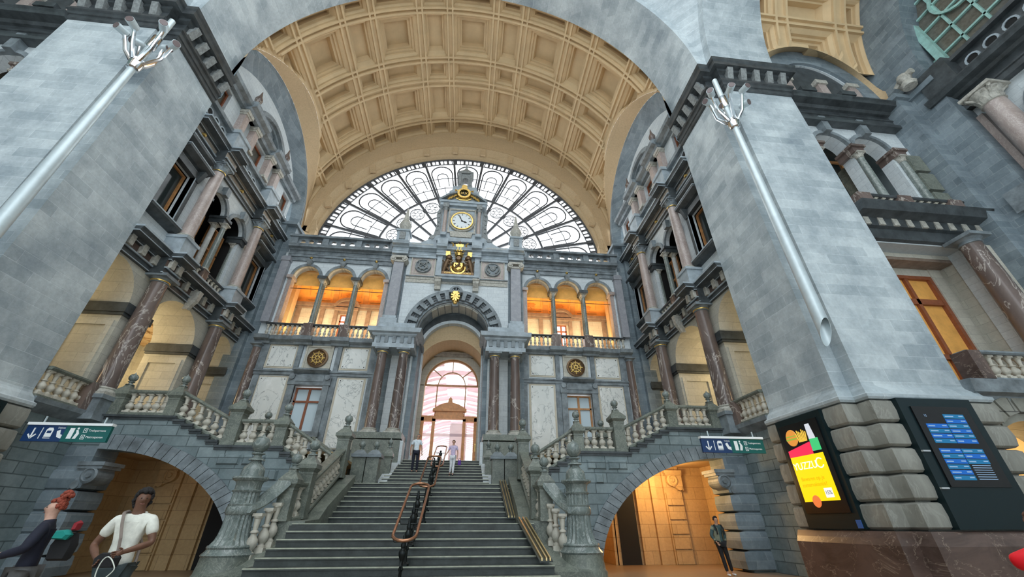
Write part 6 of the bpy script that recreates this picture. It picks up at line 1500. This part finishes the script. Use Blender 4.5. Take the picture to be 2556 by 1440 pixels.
def person(label, loc, rz, height, skin, top, bottom, shoe, hair, pose=None, hairstyle='short', sleeve='short', jacket=None, shorts=False, group=None, head_turn=0.0):
    t = thing('person', label, 'person', loc, group); t.rotation_euler = (0, 0, rz); k = height / 1.78; t.scale = (k, k, k)
    J = dict(hip=(0, 0, .95), waist=(0, 0, 1.08), chest=(0, .01, 1.28), up=(0, .01, 1.43), neck=(0, .0, 1.515), head0=(0, -.01, 1.575), 
             shl=(.16, .01, 1.45), ell=(.24, .03, 1.15), wrl=(.24, -.08, .92), shr=(-.16, .01, 1.45), elr=(-.24, .03, 1.15), wrr=(-.24, -.08, .92),
             hpl=(.09, 0, .92), knl=(.10, -.03, .50), anl=(.11, .02, .09), hpr=(-.09, 0, .92), knr=(-.10, -.03, .50), anr=(-.11, .02, .09))
    J.update(pose or {})
    V = {}; Ed = []
    def v(n, p, *r): V[n] = (*p, *r)
    v('hip', J['hip'], .135, .10); v('waist', J['waist'], .12, .09); v('chest', J['chest'], .135, .095); v('up', J['up'], .088, .066); v('neck', J['neck'], .058); 
    h0 = J['head0']; v('jaw', h0, .056, .062); v('face', (h0[0], h0[1] - .004, h0[2] + .05), .070, .080); v('skull', (h0[0], h0[1] + .008, h0[2] + .10), .075, .088); v('crown', (h0[0], h0[1] + .012, h0[2] + .14), .05)
    Ed += [('hip', 'waist'), ('waist', 'chest'), ('chest', 'up'), ('up', 'neck'), ('neck', 'jaw'), ('jaw', 'face'), ('face', 'skull'), ('skull', 'crown')]
    for s, S in (('l', 1), ('r', -1)):
        sh, el, wr = J['sh' + s], J['el' + s], J['wr' + s]
        v('sh' + s, sh, .042); v('ua' + s, lerp(sh, el, .5), .047); v('el' + s, el, .038); v('fa' + s, lerp(el, wr, .45), .038); v('wr' + s, wr, .025)
        Ed += [('up', 'sh' + s), ('sh' + s, 'ua' + s), ('ua' + s, 'el' + s), ('el' + s, 'fa' + s), ('fa' + s, 'wr' + s)]
        d = (Vector(wr) - Vector(el)).normalized(); palm = Vector(wr) + d * .055; v('pa' + s, tuple(palm), .036, .018); Ed.append(('wr' + s, 'pa' + s))
        side_ = d.cross(Vector((0, 1, 0))); side_ = side_.normalized() if side_.length > .1 else Vector((1, 0, 0)); curl = side_.cross(d).normalized() * -1
        if curl.y > 0: curl = -curl
        for q, (off, L) in enumerate(((-.027, .062), (-.009, .075), (.010, .07), (.027, .055))):
            a = palm + side_ * off + d * .03; b_ = a + d * L * .5 + curl * .008; c = b_ + d * L * .38 + curl * .022
            v('f%s%da' % (s, q), tuple(a), .0095); v('f%s%db' % (s, q), tuple(b_), .0088); v('f%s%dc' % (s, q), tuple(c), .0075)
            Ed += [('pa' + s, 'f%s%da' % (s, q)), ('f%s%da' % (s, q), 'f%s%db' % (s, q)), ('f%s%db' % (s, q), 'f%s%dc' % (s, q))]
        th = Vector(wr) + d * .03 - side_ * .028 * S + curl * .012; th2 = th + d * .035 - side_ * .02 * S + curl * .015
        v('th%s1' % s, tuple(th), .012); v('th%s2' % s, tuple(th2), .0095); Ed += [('pa' + s, 'th%s1' % s), ('th%s1' % s, 'th%s2' % s)]
        hp, kn, an = J['hp' + s], J['kn' + s], J['an' + s]
        v('hp' + s, hp, .085); v('tm' + s, lerp(hp, kn, .5), .072); v('kn' + s, kn, .052); v('cf' + s, lerp(kn, an, .35), .054); v('an' + s, an, .034); v('ft' + s, (an[0] + S * .01, an[1] - .13, .03), .032, .024)
        Ed += [('hip', 'hp' + s), ('hp' + s, 'tm' + s), ('tm' + s, 'kn' + s), ('kn' + s, 'cf' + s), ('cf' + s, 'an' + s), ('an' + s, 'ft' + s)]
    me = skin_mesh(V, Ed, 'hip')
    # face: push the surface out and in around the features
    c, sn = cos(head_turn), sin(head_turn)
    def fp(x, y, z): return Vector((h0[0] + c * x - sn * y, h0[1] + sn * x + c * y, h0[2] + z))
    fd = Vector((sn, -c, 0))
    for q in me.vertices:
        if q.co.z < h0[2] - .08: continue
        for (p, r, a) in ((fp(0, -.082, .052), .020, .028), (fp(0, -.082, .07), .016, .014), (fp(.03, -.085, .085), .016, -.010), (fp(-.03, -.085, .085), .016, -.010), (fp(0, -.085, .105), .05, .007), (fp(0, -.085, .018), .022, .010), (fp(0, -.07, -.02), .03, .012), (fp(.08, .01, .07), .018, .016), (fp(-.08, .01, .07), .018, .016)):
            dd = (q.co - p).length
            if dd < r * 2.2:
                q.co += (fd if abs((p - fp(0, 0, 0)).dot(Vector((c, sn, 0)))) < .06 else (q.co - fp(0, 0, .07)).normalized()) * a * math.exp(-(dd / r) ** 2)
    body = fin(me, 'body', skin, t)
    dk = M['eyedark']
    b = MB()
    for s in (-1, 1):
        p = fp(s * .027, -.072, .078); b.lathe(p.x, p.y, [(.001, p.z - .007), (.010, p.z), (.001, p.z + .007)], 8)
    b.build('eyes', dk); o = bpy.context.scene.objects.get('eyes') 
    o = [q for q in COL.objects if q.name.startswith('eyes') and q.parent is None][-1]; o.parent = t
    b = MB(); p, q = fp(-.019, -.078, .018), fp(.019, -.078, .018); b.tube([tuple(p), tuple(fp(0, -.084, .016)), tuple(q)], .0045, 6); o = b.build('mouth', M['lip']); o.parent = t
    def cloth(names, edges, root, grow, nm_, mat, over=None):
        W = {}
        for n in names:
            a = V[n]; r = [x + grow for x in a[3:]]
            W[n] = (*a[:3], *r)
        W.update(over or {})
        return fin(skin_mesh(W, edges, root), nm_, mat, t)
    # top
    nn = ['waist', 'chest']; ee = [('waist', 'chest'), ('chest', 'up'), ('hem', 'waist'), ('up', 'collar')]
    over = {'up': (J['up'][0], J['up'][1], J['up'][2] + .01, .13, .10), 'hem': (J['hip'][0], J['hip'][1], J['hip'][2] - .03, .15, .12), 'collar': (J['neck'][0], J['neck'][1], J['neck'][2] + .0, .082, .078)}
    for s in 'lr':
        ee += [('up', 'sh' + s)]; over['sh' + s] = (*J['sh' + s], .072)
        if sleeve == 'short':
            m = lerp(J['sh' + s], J['el' + s], .72); over['sl' + s] = (*m, .062); ee.append(('sh' + s, 'sl' + s))
        elif sleeve == 'long':
            nn += ['fa' + s]; over['ua' + s] = (*lerp(J['sh' + s], J['el' + s], .5), .068); over['el' + s] = (*J['el' + s], .062); over['cf_' + s] = (*lerp(J['el' + s], J['wr' + s], .95), .04); ee += [('sh' + s, 'ua' + s), ('ua' + s, 'el' + s), ('el' + s, 'fa' + s), ('fa' + s, 'cf_' + s)]
    cloth(nn, ee, 'chest', .014, 'shirt', top, over)
    if jacket:
        over2 = {n: (*p[:3], *[x + .012 for x in p[3:]]) for n, p in over.items()}
        for s, S in (('l', 1), ('r', -1)):
            b = MB(); x0 = S * .045
            rows = []
            for z, w, d in ((.90, .165, .14), (1.05, .16, .135), (1.25, .175, .14), (1.42, .15, .115)):
                rows.append([(S * (.06 + (w - .06) * (1 - cos(a)) / 1.0 if a < 1.57 else w), -d * cos(a) if a < 1.57 else d * 1.0 * (a - 1.57) / 1.57, z) for a in (0.2, .6, 1.0, 1.4, 1.57, 2.2, 3.0)])
            b.loft(rows, False, False); o = b.build('jacket_front', jacket, None, True); o.parent = t
        nj = []; ej = []
        for s in 'lr':
            W = {'a': (*J['sh' + s], .078), 'b': (*lerp(J['sh' + s], J['el' + s], .5), .066), 'c': (*J['el' + s], .058), 'd': (*lerp(J['el' + s], J['wr' + s], .9), .044)}
            fin(skin_mesh(W, [('a', 'b'), ('b', 'c'), ('c', 'd')], 'a'), 'jacket_sleeve', jacket, t)
    # trousers
    nn = ['hip']; ee = []; over = {}
    for s in 'lr':
        nn += ['hp' + s, 'tm' + s]; ee += [('hip', 'hp' + s), ('hp' + s, 'tm' + s)]
        if shorts: over['k_' + s] = (*lerp(J['hp' + s], J['kn' + s], .95), .085); ee.append(('tm' + s, 'k_' + s))
        else:
            nn += ['kn' + s, 'cf' + s]; over['h_' + s] = (*lerp(J['kn' + s], J['an' + s], .93), .052); ee += [('tm' + s, 'kn' + s), ('kn' + s, 'cf' + s), ('cf' + s, 'h_' + s)]
    cloth(nn, ee, 'hip', .013, 'trousers' if not shorts else 'shorts', bottom, over)
    for s, S in (('l', 1), ('r', -1)):
        an = J['an' + s]; z0 = an[2] - .09
        W = {'a': (an[0], an[1] + .03, z0 + .05, .042), 'b': (an[0] + S * .005, an[1] - .05, z0 + .045, .044, .036), 'c': (an[0] + S * .012, an[1] - .15, z0 + .035, .04, .028)}
        fin(skin_mesh(W, [('a', 'b'), ('b', 'c')], 'a'), 'shoe', shoe, t)
    # hair
    b = MB(); rnd = random.Random(hash(label) % 99)
    def blob(p, r): b.lathe(p[0], p[1], [(r * max(.03, sin(pi * i / 6)), p[2] - r * cos(pi * i / 6)) for i in range(7)], 8)
    H = fp(0, .012, .095)
    n = {'short': 170, 'curly': 230, 'bun': 200, 'long': 170}[hairstyle]
    for i in range(n):
        a = rnd.uniform(0, 2 * pi); e = math.asin(rnd.uniform(-.35, 1)); d = Vector((cos(a) * cos(e), sin(a) * cos(e), sin(e)))
        if d.dot(fd) > .25 and e < .62: continue
        R = Vector((.070, .083, .086)) * (1.0 if hairstyle == 'curly' else 1.0); p = H + Vector((d.x * R.x, d.y * R.y, d.z * R.z))
        blob(p, rnd.uniform(.016, .028) * (1.0 if hairstyle == 'curly' else .85))
    if hairstyle == 'curly':
        for i in range(110):
            a = rnd.uniform(0, 2 * pi); e = rnd.uniform(-1.0, -.1); d = Vector((cos(a) * cos(e), sin(a) * cos(e), sin(e)))
            if d.dot(fd) > -.05: continue
            blob(H + Vector((d.x * .085, d.y * .095, d.z * .13)), rnd.uniform(.016, .028))
    if hairstyle == 'bun':
        for i in range(40):
            a, e = rnd.uniform(0, 2 * pi), rnd.uniform(-1.5, 1.5); p = H + Vector((0, .05, .12)) + Vector((cos(a) * cos(e), sin(a) * cos(e), sin(e))) * .05; blob(p, .026)
    o = b.build('hair', hair, None, True); o.parent = t
    return t, J, fp
def mcol(n, c, r=.8): return plain(n, c, r, 0, .18, 12, .1)
M['eyedark'] = flat('eye_dark', (.02, .015, .01), .3); M['lip'] = flat('lips', (.25, .09, .07), .5)
skin_d, skin_l, skin_m = mcol('dark_brown_skin', (.16, .075, .045), .5), mcol('light_skin', (.62, .36, .27), .5), mcol('tan_skin', (.48, .27, .18), .5)
black_h, red_h, grey_h, brown_h = mcol('black_hair', (.012, .010, .010)), mcol('auburn_hair', (.28, .055, .03)), mcol('grey_hair', (.30, .27, .24)), mcol('brown_hair', (.16, .08, .05))
white_c, cream_c = mcol('white_cotton', (.78, .78, .70)), mcol('pale_blue_shirt_cloth', (.72, .80, .88))
jean, black_c, navy = mcol('dark_denim', (.045, .065, .07)), mcol('black_cloth', (.012, .012, .014)), mcol('navy_cloth', (.012, .014, .03))
# man with the crossbody bag
t, J, fp = person('person in a cream t-shirt with dark curly hair and crossbody strap, walking, lower left', (-3.0, 6.5, 0), radians(12), 1.98, skin_d, white_c, jean, black_c, black_h,
    dict(ell=(.26, -.02, 1.20), wrl=(.12, -.24, 1.13), elr=(-.30, .02, 1.18), wrr=(-.12, -.22, 1.07), knl=(.11, -.10, .5), anl=(.10, .12, .1), knr=(-.10, -.02, .5), anr=(-.12, -.10, .09)), 'curly', 'short', None, False, None, .45)
b = MB(); b.tube([(-.10, -.09, 1.50), (-.06, -.135, 1.40), (.0, -.165, 1.25), (.03, -.15, 1.08), (.06, -.14, 1.0)], .016, 6); b.tube([(-.10, -.09, 1.50), (-.1, .0, 1.52), (-.02, .12, 1.42), (.1, .14, 1.2), (.15, .05, 1.0)], .016, 6); o = b.build('bag_strap', mcol('grey_strap', (.28, .23, .2))); o.parent = t
tb = thing('crossbody_bag', 'small dark bag held at the waist of the person in the cream t-shirt', 'bag', (-2.92, 6.2, 1.15))
b = MB(); b.loft([[(-2.93 + x * kk, 6.2 + y, 1.17 + z * kk) for x, z in ((-.12, -.07), (.12, -.07), (.13, .03), (.08, .08), (-.08, .08), (-.13, .03))] for y, kk in ((-.05, .85), (0, 1), (.05, .9))]); b.build('pouch', black_c, tb)
b = MB(); b.tube([(-2.84 + .09 * sin(a) , 6.11, 1.09 + .11 * cos(a) - .03 * sin(2 * a)) for a in [2 * pi * i / 20 for i in range(21)]], .006, 6); b.build('white_cord', flat('cord_white', (.75, .78, .7)), tb)
# woman at the left edge
t, J, fp = person('person with curly red hair tied up, black top and patterned grey trousers, left edge', (-4.42, 7.0, 0), radians(-62), 1.88, skin_l, navy, mcol('patterned_grey_cloth', (.10, .10, .10)), black_c, red_h,
    dict(ell=(.27, -.04, 1.2), wrl=(.10, -.28, 1.12), elr=(-.27, -.04, 1.2), wrr=(-.08, -.30, 1.14), knl=(.10, -.16, .52), anl=(.10, -.12, .1), knr=(-.10, .02, .5), anr=(-.10, .22, .16)), 'bun', 'long')
tb = thing('shoulder_bag', 'bag with a teal and red cloth hanging behind the red-haired person', 'bag', (-4.4, 7.05, 1.2))
b = MB(); b.loft([[(-4.12 + x * kk, 7.05 + y, 1.30 + z * kk) for x, z in ((-.12, -.18), (.12, -.18), (.14, 0), (.08, .15), (-.08, .15), (-.14, 0))] for y, kk in ((-.07, .85), (0, 1), (.07, .85))]); b.build('pouch', black_c, tb, True)
b = MB(); b.loft([[(-4.13 + x * kk, 6.95 + y, 1.42 + z * kk) for x, z in ((-.1, -.05), (.08, -.06), (.12, 0), (.05, .06), (-.08, .05))] for y, kk in ((-.06, .7), (-.02, 1), (.04, .9))]); b.build('teal_cloth', flat('teal_cloth', (.01, .28, .24), .8), tb, True)
b = MB(); b.loft([[(-4.02 + x * kk, 6.98 + y, 1.52 + z * kk) for x, z in ((-.03, -.06), (.03, -.05), (.04, .04), (.01, .07), (-.03, .05))] for y, kk in ((-.05, .7), (0, 1), (.04, .8))]); b.build('red_cloth', flat('red_cloth', (.30, .02, .03), .8), tb, True)
# person in red at the right edge
person('person in a bright red jacket just entering at the lower right edge', (5.60, 3.0, 0), 0, 1.66, skin_l, flat('red_jacket_cloth', (.80, .0, .01), .6), jean, black_c, brown_h, dict(elr=(-.46, -.02, 1.40), wrr=(-.28, -.22, 1.50)), 'short', 'long')
# man at the right arch
t, J, fp = person('person in an open khaki jacket, dark trousers and white shoes, under the right arch', (10.36, 15.66, 0), radians(2), 1.78, skin_m, mcol('dark_teal_shirt', (.05, .095, .10)), black_c, flat('white_shoe', (.8, .8, .8)), black_h,
    dict(wrr=(-.20, -.10, .98), elr=(-.28, .02, 1.17), ell=(.25, .05, 1.17), wrl=(.19, .0, .95), knr=(-.06, -.04, .5), anr=(-.03, -.08, .09), knl=(.15, .0, .5), anl=(.24, .06, .09)), 'short', 'long', mcol('khaki_cloth', (.26, .27, .19)))
for s in (-1, 1):
    b = MB(); b.tube([(s * .13, -.15, 1.2), (s * .13, -.15, 1.38), (s * .13, -.06, 1.49), (s * .13, .12, 1.4)], .022, 6); o = b.build('backpack_strap', black_c); o.parent = t
# couple on the upper flight
t, J, fp = person('person in an untucked pale blue shirt and dark trousers standing on the upper steps', (-1.12, 20.78, 3.574), radians(10), 1.78, skin_m, cream_c, navy, black_c, grey_h,
    dict(elr=(-.27, .04, 1.15), wrr=(-.26, .02, .9), wrl=(.27, -.02, .9), head0=(.03, -.02, 1.57)), 'short', 'short', None, False, None, .4)
t, J, fp = person('person in a lilac blouse and white trousers walking down the upper steps', (.66, 20.4, 3.41), radians(-6), 1.62, skin_l, mcol('lilac_cloth', (.62, .52, .72)), mcol('white_trouser_cloth', (.8, .82, .86)), black_c, brown_h,
    dict(elr=(-.28, .03, 1.18), wrr=(-.36, -.10, 1.02), knl=(.06, -.02, .5), anl=(.04, .0, .1), knr=(-.08, .02, .52), anr=(-.12, .10, .15)), 'short', 'short')
tb = thing('handbag', 'small purple bag carried by the person in the lilac blouse', 'bag', (.98, 20.45, 4.0))
b = MB(); b.loft([[(.98 + x * kk, 20.45 + y, 4.02 + z * kk) for x, z in ((-.08, -.12), (.08, -.12), (.07, .1), (-.07, .1))] for y, kk in ((-.05, .9), (0, 1), (.05, .9))]); b.build('pouch', flat('purple_cloth', (.10, .02, .30), .6), tb)
b = MB(); b.tube([(.93, 20.45, 4.11), (.95, 20.45, 4.2), (1.01, 20.45, 4.2), (1.03, 20.45, 4.11)], .012, 6); b.build('bag_handle', flat('purple_handle', (.08, .02, .22), .6), tb)

# opposite side of the domed hall, behind the viewer: wall with its own big half-round opening
b = MB(lambda u, v, z: (u, v, z)); b.archwall(-32, 32, 0, 34, [(0, 9, 20, 12)], -22.0, -21.0, 30)
struct(b.build('wall_rear', 'pier'), 'rear wall of the domed hall', 'wall')
for s, side_n in SIDES:
    b = MB(lambda u, v, z: (s * u, v, z)); b.box(26, 27, -22, 12, 0, 34); struct(b.build('wall_outer_' + side_n, 'pier'))
# ================================================================== CAMERA, LIGHT
cam = bpy.data.cameras.new('camera'); co = bpy.data.objects.new('camera', cam); COL.objects.link(co)
yw, pt, rl = radians(6.24), radians(30.71), radians(-.05)
F = Vector((sin(yw) * cos(pt), cos(yw) * cos(pt), sin(pt))); R0 = Vector((cos(yw), -sin(yw), 0)); U0 = R0.cross(F)
RR = R0 * cos(rl) + U0 * sin(rl); UU = U0 * cos(rl) - R0 * sin(rl)
co.matrix_world = Matrix(((RR.x, UU.x, -F.x, 1.26), (RR.y, UU.y, -F.y, 0), (RR.z, UU.z, -F.z, 1.55), (0, 0, 0, 1)))
cam.sensor_width = 36; cam.lens = 985.86 / 2556 * 36; cam.clip_end = 500; cam.clip_start = .05
SC.camera = co
w = bpy.data.worlds.new('World'); SC.world = w; w.use_nodes = True
bg = w.node_tree.nodes['Background']; bg.inputs[0].default_value = (.90, .96, 1.0, 1); bg.inputs[1].default_value = 1.0
# bright hazy afternoon sky on the train-shed side (+y), softer elsewhere
wn = w.node_tree; tc = wn.nodes.new('ShaderNodeTexCoord'); sp = wn.nodes.new('ShaderNodeSeparateXYZ'); mr = wn.nodes.new('ShaderNodeMapRange')
wn.links.new(tc.outputs['Generated'], sp.inputs[0]); wn.links.new(sp.outputs[1], mr.inputs[0])
mr.inputs[1].default_value = -.1; mr.inputs[2].default_value = .5; mr.inputs[3].default_value = 1.15; mr.inputs[4].default_value = 1.9
wn.links.new(mr.outputs[0], bg.inputs[1])
def area(name, loc, rot, sx, sy, power, col):
    l = bpy.data.lights.new(name, 'AREA'); l.shape = 'RECTANGLE'; l.size = sx; l.size_y = sy; l.energy = power; l.color = col
    o = bpy.data.objects.new(name, l); COL.objects.link(o); o.location = loc; o.rotation_euler = rot; return o
def point(name, loc, power, col, r=.3):
    l = bpy.data.lights.new(name, 'POINT'); l.energy = power; l.color = col; l.shadow_soft_size = r
    o = bpy.data.objects.new(name, l); COL.objects.link(o); o.location = loc; return o
for s in (-1, 1):
    area('loggia_uplighter', (s * 8.0, 25.8, 12.7), (pi, 0, 0), 6.6, 1.2, 160, (1, .68, .34))
    point('gallery_light', (s * 16.3, 18.9, 8.6), 70, (1, .78, .45)); point('gallery_light', (s * 16.3, 15.2, 8.6), 40, (1, .78, .45)); point('gallery_light', (s * 16.3, 22.8, 8.6), 40, (1, .78, .45))
    point('passage_light', (s * 9.9, 18.3, 3.3), 90 if s > 0 else 1.5, (1, .62, .25)); point('passage_light', (s * 7.4, 21.5, 3.2), 30 if s > 0 else 5, (1, .62, .25))
    point('arm_gallery_light', (s * 19.5, 13.2, 8.0), 45, (1, .7, .38))
point('shop_light', (18.4, 13.5, 3.6), 120, (1, .7, .35))
SC.view_settings.view_transform = 'Standard'; SC.view_settings.look = 'None'; SC.view_settings.gamma = 1; SC.view_settings.exposure = 1.3
try: SC.view_settings.use_curve_mapping = False
except Exception: pass
SC.cycles.max_bounces = 5; SC.cycles.diffuse_bounces = 3; SC.cycles.transparent_max_bounces = 8; SC.cycles.glossy_bounces = 2
SC.cycles.sample_clamp_indirect = 4
SC.cycles.use_denoising = True
